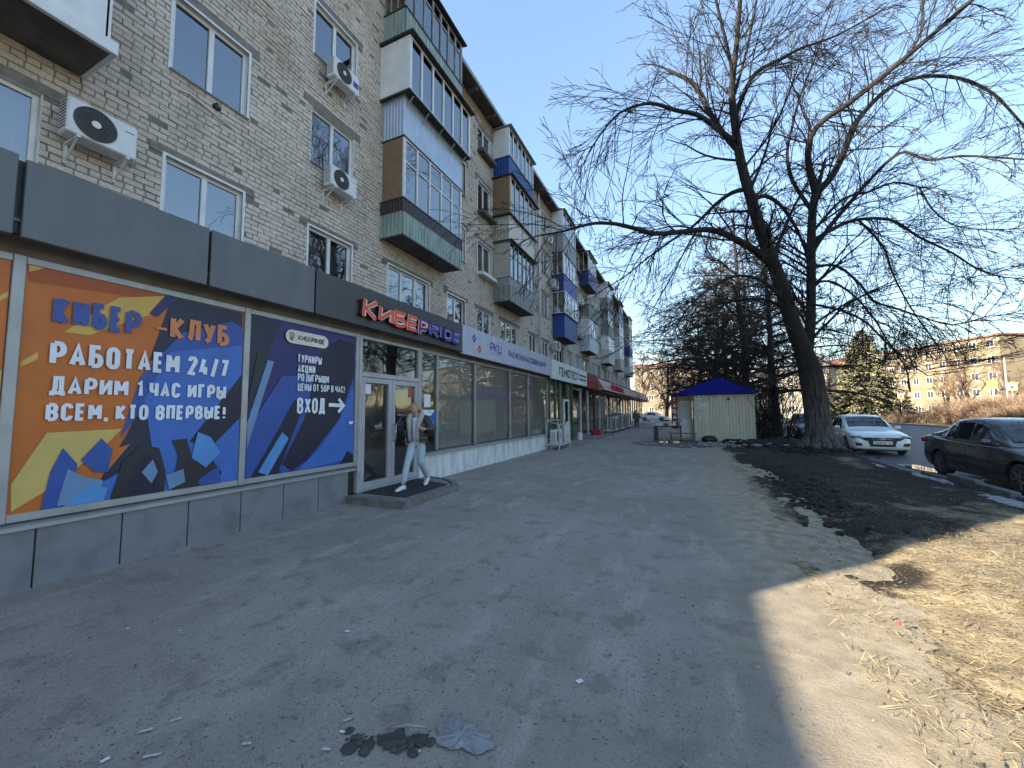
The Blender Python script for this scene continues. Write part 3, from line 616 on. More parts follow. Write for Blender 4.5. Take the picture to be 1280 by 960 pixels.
    if end == 'glass':
        for za, zc in ([(z0 + fw, gtop - fw)] if not transom else [(z0 + fw, zt - .02), (zt + .02, gtop - fw)]):
            MB().quad((XW + .05, ya + .025, za), (xa, ya + .025, za), (xa, ya + .025, zc), (XW + .05, ya + .025, zc)).build('pane', 'pane_glass', s)
        if endm:
            mb = MB(); n = 16
            for q in range(n):
                xx, x2 = XW + .06 + (xa - XW - .08) * q / n, XW + .06 + (xa - XW - .08) * (q + 1) / n
                mb.quad((xx, ya + .06 + .012 * (q % 2), z0 + fw), (x2, ya + .06 + .012 * ((q + 1) % 2), z0 + fw), (x2, ya + .06 + .012 * ((q + 1) % 2), gtop - fw), (xx, ya + .06 + .012 * (q % 2), gtop - fw))
            mb.build('end_curtain', endm, s)
    else:
        for qa, qb in ((ya - .008, ya + .03), (yb - .03, yb + .008)): MB().box(XW + .03, xa + .01, qa, qb, z0 + .01, gtop - .01).build('end_panel', end if end in MATS else 'white_pvc', s)
    if inner:
        mb = MB(); n = 36
        for q in range(n):
            p, p2 = ya + .1 + (yb - ya - .2) * q / n, ya + .1 + (yb - ya - .2) * (q + 1) / n
            if rr2.random() < .75: mb.quad((gout - .16 + .02 * (q % 2), p, z0 + .05), (gout - .16 + .02 * ((q + 1) % 2), p2, z0 + .05), (gout - .16 + .02 * ((q + 1) % 2), p2, gtop - .08), (gout - .16 + .02 * (q % 2), p, gtop - .08))
        mb.build('curtain', inner, s)['kind'] = 'stuff'
    if roofm:
        MB().prism([(XW - .02, gtop + .03 + roof_rise), (gout + .16, gtop + .015), (gout + .16, gtop + .06), (XW - .02, gtop + .08 + roof_rise)], 1, ya - .08, yb + .1).build('roof', roofm, s)
    return s
# the white one overhead at the left edge
s0 = MB().cbox(XW - .05, -7.0, -.8, 2.34, 6.5, 6.62, .01).build('balcony', 'concrete_dark', HOUSE)
MB().cbox(-7.02, -6.95, -.86, 2.40, 6.48, 6.66, .008).cbox(XW, -7.0, 2.345, 2.40, 6.48, 6.66, .008).build('rail', 'white_pvc', s0)
mb = MB()
for i in range(5): MB().cbox(-7.06, -7.0, -.8 + i * .626, -.8 + i * .626 + .6, 6.661, 7.75, .006).build('parapet', 'white_pvc', s0)
MB().cbox(XW, -7.0, 2.27, 2.33, 6.661, 7.75, .006).build('parapet', 'white_pvc', s0)
mb = MB().box(-7.05, -7.0, -.8, 2.33, 7.751, 7.82).box(-7.05, -7.0, -.8, 2.33, 9.1, 9.17).box(XW, -7.05, 2.28, 2.33, 7.751, 7.82).box(XW, -7.05, 2.28, 2.33, 9.1, 9.17)
for i in range(6): mb.box(-7.049, -6.999, -.8 + i * .61, -.73 + i * .61, 7.82, 9.1)
mb.build('glazing_frame', 'white_pvc', s0)['kind'] = 'stuff'; MB().quad((-7.02, -.75, 7.82), (-7.02, 2.3, 7.82), (-7.02, 2.3, 9.1), (-7.02, -.75, 9.1)).build('pane', 'pane_glass', s0)
Y1, Y2 = 8.44, 11.55
balcony(Y1, Y2, 6.6, 7.6, 9.42, 'green_boards', 'white_paint', 5, 'plywood', band=(7.24, 7.6, 'brown_sheet'), pitch=.14, transom=.62)
balcony(Y1, Y2, 9.5, 10.62, 12.3, 'zinc', 'white_pvc', 6, 'white_panel', gout=-6.83, pitch=.11, roofm='black_roof')
balcony(Y1, Y2, 12.4, 13.36, 14.95, 'green_boards', 'old_wood', 7, 'glass', pitch=.14, transom=.74, roofm='black_roof', roof_rise=.2, endm='curtain_beige', ne=3)
Y1, Y2 = 15.65, 18.75
balcony(Y1, Y2, 6.6, 7.62, 9.3, 'olive_sheet', 'old_wood', 6, 'beige_sheet', pitch=.3, transom=.64, roofm='dark_metal', band=(7.25, 7.62, 'grey_sheet'), inner='curtain')
balcony(Y1, Y2, 9.32, 10.5, 12.28, 'cream_sheet', 'beige_frame', 6, 'plywood', pitch=.16, roofm='dark_metal', pend='beige_sheet', gout=-6.98)
balcony(Y1, Y2, 12.2, 13.3, 14.72, 'blue_sheet', 'white_pvc', 6, 'white_panel', pitch=.16, roofm='grey_sheet', roof_rise=.0)
Y1, Y2 = 24.19, 27.35
balcony(Y1, Y2, 6.45, 7.9, 9.4, 'blue_sheet', 'white_pvc', 4, 'glass', pitch=.2, gout=-7.02)
balcony(Y1, Y2, 9.3, 10.55, 12.2, 'royal_sheet', 'white_pvc', 4, 'glass', pitch=.2, endm='curtain_beige')
balcony(Y1, Y2, 12.1, 13.25, 14.9, 'grey_sheet', 'white_pvc', 4, 'white_panel', pitch=.12, roofm='olive_sheet', roof_rise=.15)
Y1, Y2 = 31.4, 34.5
balcony(Y1, Y2, 6.55, 7.75, 9.4, 'light_grey_sheet', 'white_pvc', 4, 'white_panel', pitch=.2)
balcony(Y1, Y2, 9.3, 10.35, 12.0, 'olive_sheet', 'white_pvc', 4, 'glass', pitch=.15, glazed=False)
balcony(Y1, Y2, 12.1, 13.2, 14.8, 'royal_sheet', 'beige_frame', 4, 'glass', pitch=.2, roofm='olive_sheet', roof_rise=.1, endm='curtain_beige')
Y1, Y2 = 39.94, 43.1
balcony(Y1, Y2, 6.5, 7.8, 9.4, 'cream_sheet', 'white_pvc', 4, 'white_panel', pitch=.2)
balcony(Y1, Y2, 9.3, 10.4, 12.0, 'olive_sheet', 'old_wood', 4, 'glass', pitch=.2, transom=.7)
balcony(Y1, Y2, 12.1, 13.2, 14.8, 'grey_sheet', 'white_pvc', 4, 'white_panel', pitch=.2, roofm='grey_sheet')
Y1, Y2 = 47.2, 50.3
balcony(Y1, Y2, 6.5, 7.7, 9.4, 'beige_sheet', 'white_pvc', 4, 'white_panel', pitch=.25)
balcony(Y1, Y2, 9.3, 10.5, 12.0, 'light_grey_sheet', 'white_pvc', 4, 'glass', pitch=.25)
balcony(Y1, Y2, 12.1, 13.2, 14.7, 'grey_sheet', 'old_wood', 4, 'glass', pitch=.25, roofm='black_roof')
Y1, Y2 = 55.7, 58.8
balcony(Y1, Y2, 6.5, 7.7, 9.4, 'light_grey_sheet', 'white_pvc', 4, 'glass', pitch=.25)
balcony(Y1, Y2, 9.3, 10.5, 12.0, 'royal_sheet', 'white_pvc', 4, 'glass', pitch=.25)
balcony(Y1, Y2, 12.1, 13.2, 14.7, 'olive_sheet', 'beige_frame', 4, 'glass', pitch=.25, roofm='olive_sheet')
# ------------------------------------------------------------------ the single-storey shop row in front of the house
XS = -5.62
M('fascia_grey', (.108, .114, .123), (.078, .083, .09), 1.6, .42, .03, 3, detail=8, stretch=(1, 2.2, .5), lo=.4, hi=.72)
M('fascia_charcoal', (.052, .054, .058), (.042, .044, .048), 3, .45)
M('fascia_lilac', (.44, .47, .60), (.38, .41, .53), 3, .45)
M('fascia_white', (.70, .74, .76), (.6, .63, .65), 3, .45)
M('fascia_red', (.42, .19, .17), (.33, .13, .115), 4, .5)
M('deep_red', (.25, .022, .018), (.18, .015, .013), 4, .45)
M('base_panel', (.185, .195, .21), (.11, .112, .114), 3.2, .55, .08, 30, lo=.48, hi=.78, detail=7)
M('alu_frame', (.36, .365, .37), (.30, .305, .31), 3, .38, metal=.25)
M('door_frame', (.42, .42, .43), (.36, .36, .37), 3, .4)
M('white_siding', (.66, .68, .70), (.46, .46, .45), 5, .55, .1, 20, stretch=(1, 1, .3), lo=.42, hi=.68)
M('soffit', (.20, .185, .165), (.13, .12, .105), 3, .7)
M('blind_grey', (.78, .79, .80), (.66, .67, .69), 6, .85, stretch=(1, 8, .2))
M('shop_floor', (.38, .37, .35), (.3, .29, .27), 3, .5)
M('shop_wall', (.55, .53, .5), (.46, .44, .41), 2, .85)
M('green_glass_film', (.02, .11, .055), (.03, .15, .08), 3, .3)
M('tile_step', (.20, .188, .17), (.12, .11, .098), 8, .85, .3, 30)
M('rubber_mat', (.018, .018, .019), (.03, .03, .03), 40, .9, .4, 80)
M('black_plastic', (.015, .015, .016), rough=.45)
M('steel', (.45, .45, .46), rough=.3, metal=.8)
SHOP = thing('shop_row', 'single-storey shop row with grey fascia and glass front at the foot of the house', 'shop', (XS, 25, 0))
Y_S0, Y_S1 = -1.72, 56.5
MB().box(XW + .0, -5.36, Y_S0, Y_S1, 3.80, 3.86).build('roof', M('roof_felt', (.06, .06, .062), (.09, .088, .085), 2, .9, .3, 20), SHOP)
MB().box(XS - .02, -5.345, Y_S0, 22.4, 3.30, 3.33).build('soffit', 'soffit', SHOP)
mb = MB().box(XS - .06, XS - .0, Y_S0, 22.4, 3.07, 3.298); mb.build('header_panel', 'soffit', SHOP)
MB().box(-7.6, -7.5, Y_S0, Y_S1, 0, 3.79).build('back_wall', 'shop_wall', SHOP)
MB().box(-7.5, XS - .06, Y_S0, Y_S1, .02, .1).build('floor', 'shop_floor', SHOP)
MB().box(-7.5, XS - .06, Y_S0, Y_S1, 3.1, 3.2).build('ceiling', 'shop_wall', SHOP)
mb = MB().box(-7.5, -5.5, Y_S0 - .1, Y_S0, 0, 3.79); mb.build('side_wall', 'shop_wall', SHOP)
mb = MB().box(-7.5, XS - .06, 5.30, 5.38, .1, 3.1); mb.build('partition', 'shop_wall', SHOP)
mb = MB().box(-7.5, XS - .06, 16.3, 16.38, .1, 3.1); mb.build('partition', 'shop_wall', SHOP)
MB().box(-11, -7.0, -16, Y_S0 - .12, 0, 3.82).build('side_wing', 'shop_wall', SHOP)
# fascia cassettes
for (a, c, mt, dx) in [(-1.70, -.24, 'fascia_grey', 0), (-.22, 1.24, 'fascia_grey', .015), (1.29, 2.755, 'fascia_grey', 0), (2.785, 4.255, 'fascia_grey', 0), (4.285, 8.68, 'fascia_charcoal', 0)]:
    MB().cbox(-5.36, -5.30 + dx, a, c, 3.16, 3.87 + (.012 if dx else 0), .006).build('fascia_panel', mt, SHOP)
MB().box(-5.42, -5.365, -1.7, 8.7, 3.2, 3.84).build('fascia_rail', 'black_plastic', SHOP)
MB().cbox(-5.38, -5.29, 8.70, 15.95, 3.12, 3.88, .008).build('fascia_panel', 'fascia_lilac', SHOP)
MB().cbox(-5.38, -5.27, 16.0, 22.4, 3.02, 3.86, .008).build('fascia_panel', 'fascia_white', SHOP)
MB().cbox(-5.4, -5.2, 22.5, 25.0, 2.95, 3.84, .01).build('fascia_panel', 'deep_red', SHOP)
mb = MB().prism([(-5.6, 2.9), (-4.75, 2.95), (-5.25, 3.72), (-5.6, 3.78)], 1, 25.05, 56.8); mb.build('red_canopy', 'fascia_red', SHOP)
MB().box(-5.62, -4.9, 25.05, 56.5, 2.80, 2.88).build('soffit', 'black_plastic', SHOP)
# plinth panels and sill of the near bays
y = -14.0; a = 1.60 - .6145 * 25
for i in range(32):
    p0, p1 = a + i * .6145, a + (i + 1) * .6145 - .012
    if p0 > 5.2: break
    if p0 < -1.9: continue
    MB().cbox(XS - .04, -5.575, p0, min(p1, 5.40), -.02, .548, .004).build('plinth_panel', 'base_panel', SHOP)
MB().box(XS - .05, -5.60, -1.7, 5.40, -.05, .545).build('plinth', 'black_plastic', SHOP)
MB().prism([(XS - .05, .55), (-5.535, .55), (-5.535, .585), (XS - .05, .625)], 1, -1.7, 5.42).build('sill', 'alu_frame', SHOP)
# window frames of the near bays
mul = [-1.66, -.70, 1.365, 3.425, 5.43]
for q in mul: MB().cbox(XS - .04, -5.565, q - .04, q + .04, .625, 3.07, .005).build('mullion', 'alu_frame', SHOP)
for p0, p1 in zip(mul, mul[1:]):
    MB().cbox(XS - .04, -5.575, p0 + .041, p1 - .041, .627, .70, .004).build('bottom_rail', 'alu_frame', SHOP)
    MB().cbox(XS - .04, -5.575, p0 + .041, p1 - .041, 3.0, 3.068, .004).build('top_rail', 'alu_frame', SHOP)
# ---- posters on those bays (flat printed film; the figures on them are left out)
for nm, c in dict(p_orange=(196, 108, 44), p_orange_d=(168, 82, 32), p_yellow=(214, 172, 84), p_yellow2=(208, 178, 104), p_navy=(40, 44, 66), p_navy2=(34, 36, 58), p_blue=(66, 108, 186), p_blue2=(52, 84, 158), p_indigo=(44, 48, 104), p_violet=(58, 52, 122), p_steel=(108, 142, 178), p_char=(44, 47, 54), p_sky=(86, 146, 206), p_white=(226, 230, 238), p_letterblue=(62, 84, 156), p_letterorange=(212, 130, 84), p_cream=(226, 218, 206), p_bluetop=(60, 70, 140)).items():
    c = rgb(*c); M(nm, c, tuple(x * .86 for x in c), 2.5, .4, spec=.35)
XP = -5.592
def poster(y0, y1, label, base, layers):
    t = thing('poster', label, 'poster', (XP, (y0 + y1) / 2, .7), 'window posters of the computer club')
    MB().box(XS - .02, XP, y0, y1, .70, 3.0).build('film', base, t)
    for k, (mt, poly) in enumerate(layers):
        X = XP + .0012 * (k + 1)
        P = [onX(px, py, XP)[1:] for px, py in poly]
        P = [(min(max(a, y0 + .002), y1 - .002), min(max(c, .702), 2.998)) for a, c in P]
        MB().quad(*[(X, a, c) for a, c in P]).build('printed_shape', mt, t)
    return t
def tx(t, mt, s, pa, pb, hpx, tf=.2, X=XP + .022, gap=.52, **kw):
    """lettering from pixel pa (bottom left) to pb (bottom right) of the photo, hpx tall at the left"""
    a, c, u = onX(*pa, X), onX(*pb, X), onX(pa[0], pa[1] - hpx, X)
    mb = MB(); text(mb, s, lambda p, q, l: (X + l, p, q), a[1], c[1] - a[1], (a[2] + c[2]) / 2, u[2] - a[2], tf, gap, **kw)
    return mb.build('lettering', mt, t)
p0 = poster(-.655, 1.32, 'orange and yellow window poster cut off at the left edge', 'p_orange', [('p_yellow2', [(-60, 520), (8, 462), (4, 560), (-60, 600)]), ('p_yellow', [(-20, 380), (19, 365), (17, 372), (-20, 386)])])
p1 = poster(1.41, 3.38, 'orange and blue computer club poster with big white opening hours lettering', 'p_orange', [
    ('p_orange_d', [(34, 326), (214, 366), (170, 372), (36, 352)]),
    ('p_yellow', [(80, 415), (112, 419), (150, 405), (190, 393), (212, 368), (150, 372), (125, 385)]), ('p_yellow', [(26, 452), (47, 440), (47, 449), (25, 459)]), ('p_yellow', [(36, 328), (56, 331), (36, 340)]),
    ('p_yellow2', [(13, 606), (58, 541), (152, 536), (126, 562), (60, 612), (13, 640)]),
    ('p_navy', [(206, 368), (303, 391), (303, 470), (240, 540), (150, 610), (118, 612), (160, 540), (205, 440), (186, 452), (210, 385)]),
    ('p_blue2', [(228, 416), (290, 402), (303, 410), (303, 450), (200, 480), (150, 548), (176, 470)]), ('p_blue', [(212, 440), (303, 432), (303, 604), (70, 641), (150, 590), (190, 560), (180, 500)]),
    ('p_navy2', [(303, 468), (303, 522), (262, 560), (236, 552)]), ('p_orange', [(140, 562), (162, 555), (134, 588), (128, 584)]), ('p_indigo', [(206, 370), (222, 373), (196, 396), (186, 392)]),
    # generic angular shards where the printed figures stood
    ('p_blue2', [(50, 641), (62, 590), (78, 560), (96, 580), (92, 610), (110, 633)]), ('p_steel', [(70, 632), (84, 586), (104, 596), (128, 600), (120, 628)]), ('p_sky', [(78, 636), (112, 606), (134, 610), (128, 630)]), ('p_blue2', [(100, 575), (126, 548), (140, 562), (134, 590), (118, 590)]),
    ('p_char', [(136, 628), (152, 578), (176, 556), (198, 560), (206, 590), (204, 617)]), ('p_navy2', [(160, 600), (180, 566), (200, 580), (196, 618), (158, 624)]), ('p_steel', [(176, 590), (190, 574), (196, 590), (188, 604)]),
    ('p_char', [(212, 616), (222, 570), (214, 550), (232, 548), (240, 576), (262, 572), (276, 590), (268, 606)]), ('p_sky', [(238, 572), (246, 540), (262, 546), (274, 566), (256, 584)]), ('p_steel', [(206, 594), (228, 586), (230, 602), (210, 612)]), ('p_blue2', [(246, 600), (272, 582), (274, 606), (248, 610)])])
tx(p1, 'p_letterblue', 'КИБЕ', (65, 404), (153, 417), 36, .24, gap=.45)
tx(p1, 'p_letterblue', 'Р', (156, 418.5), (176, 421), 32, .24); tx(p1, 'p_letterorange', '-', (193, 419), (210, 421.5), 20, .2)
tx(p1, 'p_letterorange', 'КЛУБ', (212, 424), (286, 433), 29, .25, gap=.5)
tx(p1, 'p_white', 'РАБОТАЕМ', (61, 457), (224, 467), 31, .235, gap=.5); tx(p1, 'p_white', '24/7', (234, 468.5), (285, 472.5), 24, .24, gap=.5)
tx(p1, 'p_white', 'ДАРИМ', (61, 494.5), (160, 495), 24, .235, gap=.5); tx(p1, 'p_white', '1', (170, 496.5), (179, 496.5), 21, .26); tx(p1, 'p_white', 'ЧАС', (186, 496.5), (225, 497.5), 20, .25, gap=.5); tx(p1, 'p_white', 'ИГРЫ', (234, 498), (282, 499.5), 19, .25, gap=.5)
tx(p1, 'p_white', 'ВСЕМ,', (56, 527), (136, 525), 23, .24, gap=.5); tx(p1, 'p_white', 'КТО', (144, 525.5), (185, 525), 20, .25, gap=.5); tx(p1, 'p_white', 'ВПЕРВЫЕ!', (194, 525), (282, 524), 19, .25, gap=.48)
p2 = poster(3.47, 5.385, 'deep blue computer club poster with entrance arrow beside the glass door', 'p_indigo', [
    ('p_violet', [(310, 390), (442, 424), (442, 436), (400, 424), (310, 402)]), ('p_navy', [(310, 392), (352, 404), (330, 450), (310, 480)]), ('p_blue2', [(352, 470), (442, 470), (442, 578), (352, 596), (330, 560)]), ('p_navy2', [(400, 442), (424, 424), (442, 430), (442, 470), (424, 524), (384, 575), (364, 592), (352, 580), (380, 524)]),
    ('p_blue', [(424, 524), (442, 482), (442, 572), (376, 588), (372, 590), (400, 560)]), ('p_navy2', [(424, 582), (434, 563), (442, 568), (442, 580)]), ('p_blue', [(306, 575), (318, 560), (318, 604), (306, 606)]),
    ('p_blue2', [(306, 606), (306, 540), (352, 470), (372, 470), (330, 602)]), ('p_navy2', [(312, 606), (368, 500), (380, 505), (346, 600)]), ('p_steel', [(306, 530), (334, 450), (342, 452), (308, 560)]), ('p_char', [(306, 500), (322, 440), (334, 444), (308, 520)]), ('p_sky', [(322, 590), (352, 540), (360, 548), (334, 596)])])
pl = onX(357, 411, XP), onX(409, 434, XP)
mb = MB(); y0, y1, zc, hh = 3.99, 4.77, 2.785, .105
pts = [(y1 - hh + hh * math.cos(a), zc + hh * math.sin(a)) for a in [math.radians(-90 + 15 * i) for i in range(13)]] + [(y0 + hh + hh * math.cos(a), zc + hh * math.sin(a)) for a in [math.radians(90 + 15 * i) for i in range(13)]]
mb.quad(*[(XP + .024, a, c) for a, c in pts]).build('name_plate', 'p_cream', p2)
mb = MB(); PLX = lambda p, q, l: (XP + .026 + l, p, q); text(mb, 'КИБЕРRIDE', PLX, 4.2, .49, zc - .04, .08, .2, only=lambda i: i < 4); text(mb, 'КИБЕРRIDE', PLX, 4.2, .49, zc - .045, .085, .3, only=lambda i: i >= 4)
mb.build('lettering', 'p_char', p2)
mb = MB(); stroke(mb, [(4.09, zc + .06), (4.125, zc + .045), (4.12, zc - .02), (4.09, zc - .065), (4.06, zc - .02), (4.055, zc + .045)], .014, PLX, 0, True); stroke(mb, [(4.09, zc + .03), (4.09, zc - .04)], .018, PLX, .0004); mb.build('emblem', 'p_char', p2)
tx(p2, 'p_white', 'ТУРНИРЫ', (372, 453), (402, 456), 10.5, .2, gap=.5); tx(p2, 'p_white', 'АКЦИИ', (372, 465.5), (394, 467), 10.5, .2, gap=.5); tx(p2, 'p_white', 'РОЗЫГРЫШИ', (372, 477), (411, 478.5), 10, .2, gap=.45); tx(p2, 'p_white', 'ЦЕНЫ ОТ 50Р В ЧАС!', (372, 488.5), (431, 491), 9.5, .2, gap=.45)['kind'] = 'stuff'
tx(p2, 'p_white', 'ВХОД', (371, 517), (406, 517), 20.5, .2, gap=.5)
mb = MB(); a = onX(411, 506, XP + .024); c = onX(430, 507, XP + .024); PZ = lambda p, q, l: (XP + .024 + l, p, q)
stroke(mb, [(a[1], a[2]), (c[1] - .03, c[2])], .062, PZ, 0); stroke(mb, [(c[1] - .12, c[2] + .115), (c[1] - .01, c[2]), (c[1] - .12, c[2] - .115)], .055, PZ, .0005); mb.build('arrow', 'p_white', p2)
MB().quad(*[(XP + .024, a, c) for a, c in [onX(435, 527, XP)[1:], onX(440, 526, XP)[1:], onX(440, 529.5, XP)[1:], onX(435, 530.5, XP)[1:]]]).build('sticker', 'p_white', p2)
# ---- glass entrance: frame, transom light, two leaves
YD0, YD1, YDM = 5.475, 7.30, 6.385
mb = MB().cbox(XS - .05, -5.56, YD0, YD0 + .07, .13, 3.06, .005).cbox(XS - .05, -5.56, YD1 - .07, YD1, .13, 3.06, .005)
mb.cbox(XS - .048, -5.562, YD0 + .07, YD1 - .07, 2.28, 2.37, .005).cbox(XS - .048, -5.562, YD0 + .07, YD1 - .07, 3.0, 3.06, .005).cbox(XS - .048, -5.562, YD0 + .07, YD1 - .07, .13, .16, .004)
mb.build('door_frame', 'door_frame', SHOP)
MB().quad((XS, YD0 + .07, 2.37), (XS, YD1 - .07, 2.37), (XS, YD1 - .07, 3.0), (XS, YD0 + .07, 3.0)).build('pane', 'shop_glass', SHOP)
for k, (p0, p1_) in enumerate(((YD0 + .075, YDM - .004), (YDM + .004, YD1 - .075))):
    st = .095
    mb = MB().cbox(XS - .035, -5.57, p0, p0 + st, .165, 2.272, .006).cbox(XS - .035, -5.57, p1_ - st, p1_, .165, 2.272, .006).cbox(XS - .033, -5.572, p0 + st, p1_ - st, .165, .29, .006).cbox(XS - .033, -5.572, p0 + st, p1_ - st, 2.17, 2.272, .006)
    d = mb.build('door', 'door_frame', SHOP)
    MB().quad((XS - .005, p0 + st, .29), (XS - .005, p1_ - st, .29), (XS - .005, p1_ - st, 2.17), (XS - .005, p0 + st, 2.17)).build('pane', 'shop_glass', d)
    mb = MB()
    for z in (.45, 1.3, 2.0):
        yh = p0 - .03 if k == 0 else p1_ + .03; mb.cyl((-5.55, yh, z - .05), (-5.55, yh, z + .05), .014, 8)
    mb.build('hinge', 'steel', d)['kind'] = 'stuff'
    if k == 1: MB().tube([(-5.57, p0 + .05, 1.02), (-5.51, p0 + .05, 1.02), (-5.51, p0 + .05, 1.35), (-5.57, p0 + .05, 1.35)], .014, 8).build('handle', 'steel', d, smooth=True)
    if k == 0: MB().box(XS - .003, XS, p0 + .1, p0 + .28, 1.96, 2.15).build('notice', 'p_white', d)
    else: MB().box(XS - .003, XS, p1_ - .27, p1_ - .12, 1.93, 2.12).build('notice', M('notice_red', rgb(178, 96, 92), rgb(150, 60, 60), 12, .6), d)
# ---- next bays: siding plinth, wide sill, tall panes with blinds
mb = MB(); corr(mb, (-5.58, 7.31), (-5.58, 16.2), -.03, .60, .075, .008, (1, 0)); mb.build('plinth_siding', 'white_siding', SHOP)
MB().prism([(XS - .1, .602), (-5.50, .602), (-5.50, .64), (XS - .1, .69)], 1, 7.31, 16.2).build('sill', 'alu_frame', SHOP)
m2 = [7.335, 7.99, 9.86, 12.3, 14.0, 16.25]
for q in m2: MB().cbox(XS - .04, -5.565, q - .035, q + .035, .69, 3.07, .005).build('mullion', 'alu_frame', SHOP)
for i, (p0, p1_) in enumerate(zip(m2, m2[1:])):
    MB().quad((XS + .01, p0, .69), (XS + .01 + .004 * (i % 2), p1_, .69), (XS + .01 - .003 * i, p1_, 3.07), (XS + .01, p0, 3.07)).build('pane', 'shop_glass', SHOP)
    MB().cbox(XS - .03, -5.58, p0 + .036, p1_ - .036, 2.99, 3.068, .004).build('top_rail', 'alu_frame', SHOP)
    if i > 0:
        mb = MB(); n = int((p1_ - p0) / .1)
        for k in range(n):
            a = p0 + .06 + (p1_ - p0 - .1) * k / n; mb.quad((XS - .075, a, .7), (XS - .05, a + .094, .7), (XS - .05, a + .094, 3.0), (XS - .075, a, 3.0))
        mb.build('blind', 'blind_grey', SHOP)['kind'] = 'stuff'
# notices on the narrow pane
t = thing('notice', 'blue and white opening hours notice on the narrow shop pane', 'notice', (XS, 7.66, 1.4))
a0 = onX(523.5, 531, XS + .012); a1 = onX(543, 509, XS + .012)
MB().box(XS + .012, XS + .015, 7.37, 7.94, 1.22, 1.66).build('sheet', M('notice_blue', rgb(52, 104, 176), rgb(40, 88, 160), 4, .5), t)
mb = MB().quad((XS + .0165, 7.40, 1.655), (XS + .0165, 7.55, 1.52), (XS + .0165, 7.78, 1.52), (XS + .0165, 7.92, 1.655)); mb.build('emblem', 'p_white', t)
mb = MB(); NP = lambda p, q, l: (XS + .0175 + l, p, q); text(mb, '7 7', NP, 7.5, .12, 1.31, .06, .2); text(mb, '7 7', NP, 7.76, .12, 1.31, .06, .2); mb.build('lettering', 'p_white', t)['kind'] = 'stuff'
mb = MB(); NP2 = lambda p, q, l: (XS + .0185 + l, p, q); text(mb, 'РКЦ', NP2, 7.68, .14, 1.575, .04, .2); mb.build('lettering', 'p_letterblue', t)['kind'] = 'stuff'
t2 = tag(MB().box(XS + .012, XS + .015, 7.5, 7.74, 1.72, 2.02).build('notice', 'p_white'), 'white paper sheet taped above the blue notice', 'notice')
# ---- the laboratory bay with green film and a white door
for q, w in ((16.5, .12), (17.35, .1), (18.0, .3), (19.3, .35), (20.2, .1)): MB().cbox(XS - .05, -5.56, q, q + w, .1, 3.05, .01).build('green_strip', 'green_glass_film', SHOP)
MB().quad((XS, 16.3, .2), (XS, 20.2, .2), (XS, 20.2, 3.05), (XS, 16.3, 3.05)).build('pane', 'shop_glass', SHOP)
MB().cbox(-5.66, -5.56, 16.3, 18.2, -.02, .45, .01).build('plinth_panel', 'white_siding', SHOP)
dr = MB().cbox(-5.62, -5.54, 18.62, 18.72, .14, 2.2, .006).cbox(-5.62, -5.54, 19.42, 19.52, .14, 2.2, .006).cbox(-5.62, -5.54, 18.72, 19.42, 2.1, 2.2, .006).cbox(-5.61, -5.55, 18.72, 19.42, .14, 1.1, .006).build('door', 'white_pvc', SHOP)
MB().quad((-5.58, 18.72, 1.1), (-5.58, 19.42, 1.1), (-5.58, 19.42, 2.1), (-5.58, 18.72, 2.1)).build('pane', 'shop_glass', dr)
MB().cbox(-5.54, -5.49, 18.76, 18.79, 1.0, 1.2, .004).build('handle', 'dark_metal', dr)
# ---- the far bays
fm = ls(20.3, 55.9, 1.78)
for i, (p0, p1_) in enumerate(zip(fm, fm[1:])):
    MB().box(XS - .05, -5.56, p0 - .04, p0 + .04, .15, 2.9).build('mullion', 'fascia_white' if i % 3 else 'dark_metal', SHOP)
    MB().quad((XS, p0, .3), (XS + .004 * (i % 2), p1_, .3), (XS, p1_, 2.9), (XS, p0, 2.9)).build('pane', 'shop_glass', SHOP)
MB().box(XS - .1, -5.57, 20.3, 56.4, -.05, .3).build('plinth', 'base_panel', SHOP)

# ------------------------------------------------------------------ shop signs
M('sign_orange', rgb(226, 92, 58), rgb(206, 78, 48), 6, .35); M('sign_violet', rgb(58, 48, 128), rgb(48, 40, 112), 6, .35); M('sign_edge', rgb(224, 196, 188), rough=.4); M('sign_lilac_edge', rgb(150, 146, 200), rough=.4)
M('sign_green', rgb(22, 96, 66), rgb(18, 84, 58), 5, .4); M('sign_ink', rgb(64, 70, 150), rgb(56, 62, 140), 5, .5); M('sign_red', rgb(176, 34, 40), rgb(150, 26, 32), 5, .4); M('sign_rust', rgb(192, 92, 70), rough=.5)
t = thing('shop_sign', 'raised orange and violet letters on the charcoal fascia over the glass door', 'sign', (-5.22, 6.8, 3.24))
word = 'КИБЕРRIDE'; FX = lambda p, q, l: (-5.212 + l, p, q)
for i, ch in enumerate(word):
    big = i == 0 or i == 4
    h = .40 if i == 0 else (.42 if i == 4 else .335); zb = 3.275 if i == 0 else (3.225 if i == 4 else 3.29)
    mo = lambda k, i=i: k == i
    for mt, tf, lf, dp in (('black_plastic', .30, -.002, .07), ('sign_edge' if i < 5 else 'sign_lilac_edge', .27, .002, 0), ('sign_orange' if i < 4 else 'sign_violet', .185, .006, .0)):
        mb = MB(); hh2 = h; text(mb, word, FX, 5.15, 3.28, zb, h, tf * .36 / h, .42, dp, lf, slant=.10, only=mo); mb.build('letter' if dp else 'letter_face', mt, t)
    if i == 4:
        mb = MB(); text(mb, word, FX, 5.15, 3.28, zb, h, .36 * .36 / h, .42, 0, .0005, slant=.10, only=mo); mb.build('letter_outline', 'sign_orange', t)
mb = MB().box(-5.3, -5.285, 5.12, 8.46, 3.31, 3.36).box(-5.3, -5.285, 5.12, 8.46, 3.56, 3.61); mb.build('letter_rail', 'black_plastic', t)['kind'] = 'stuff'
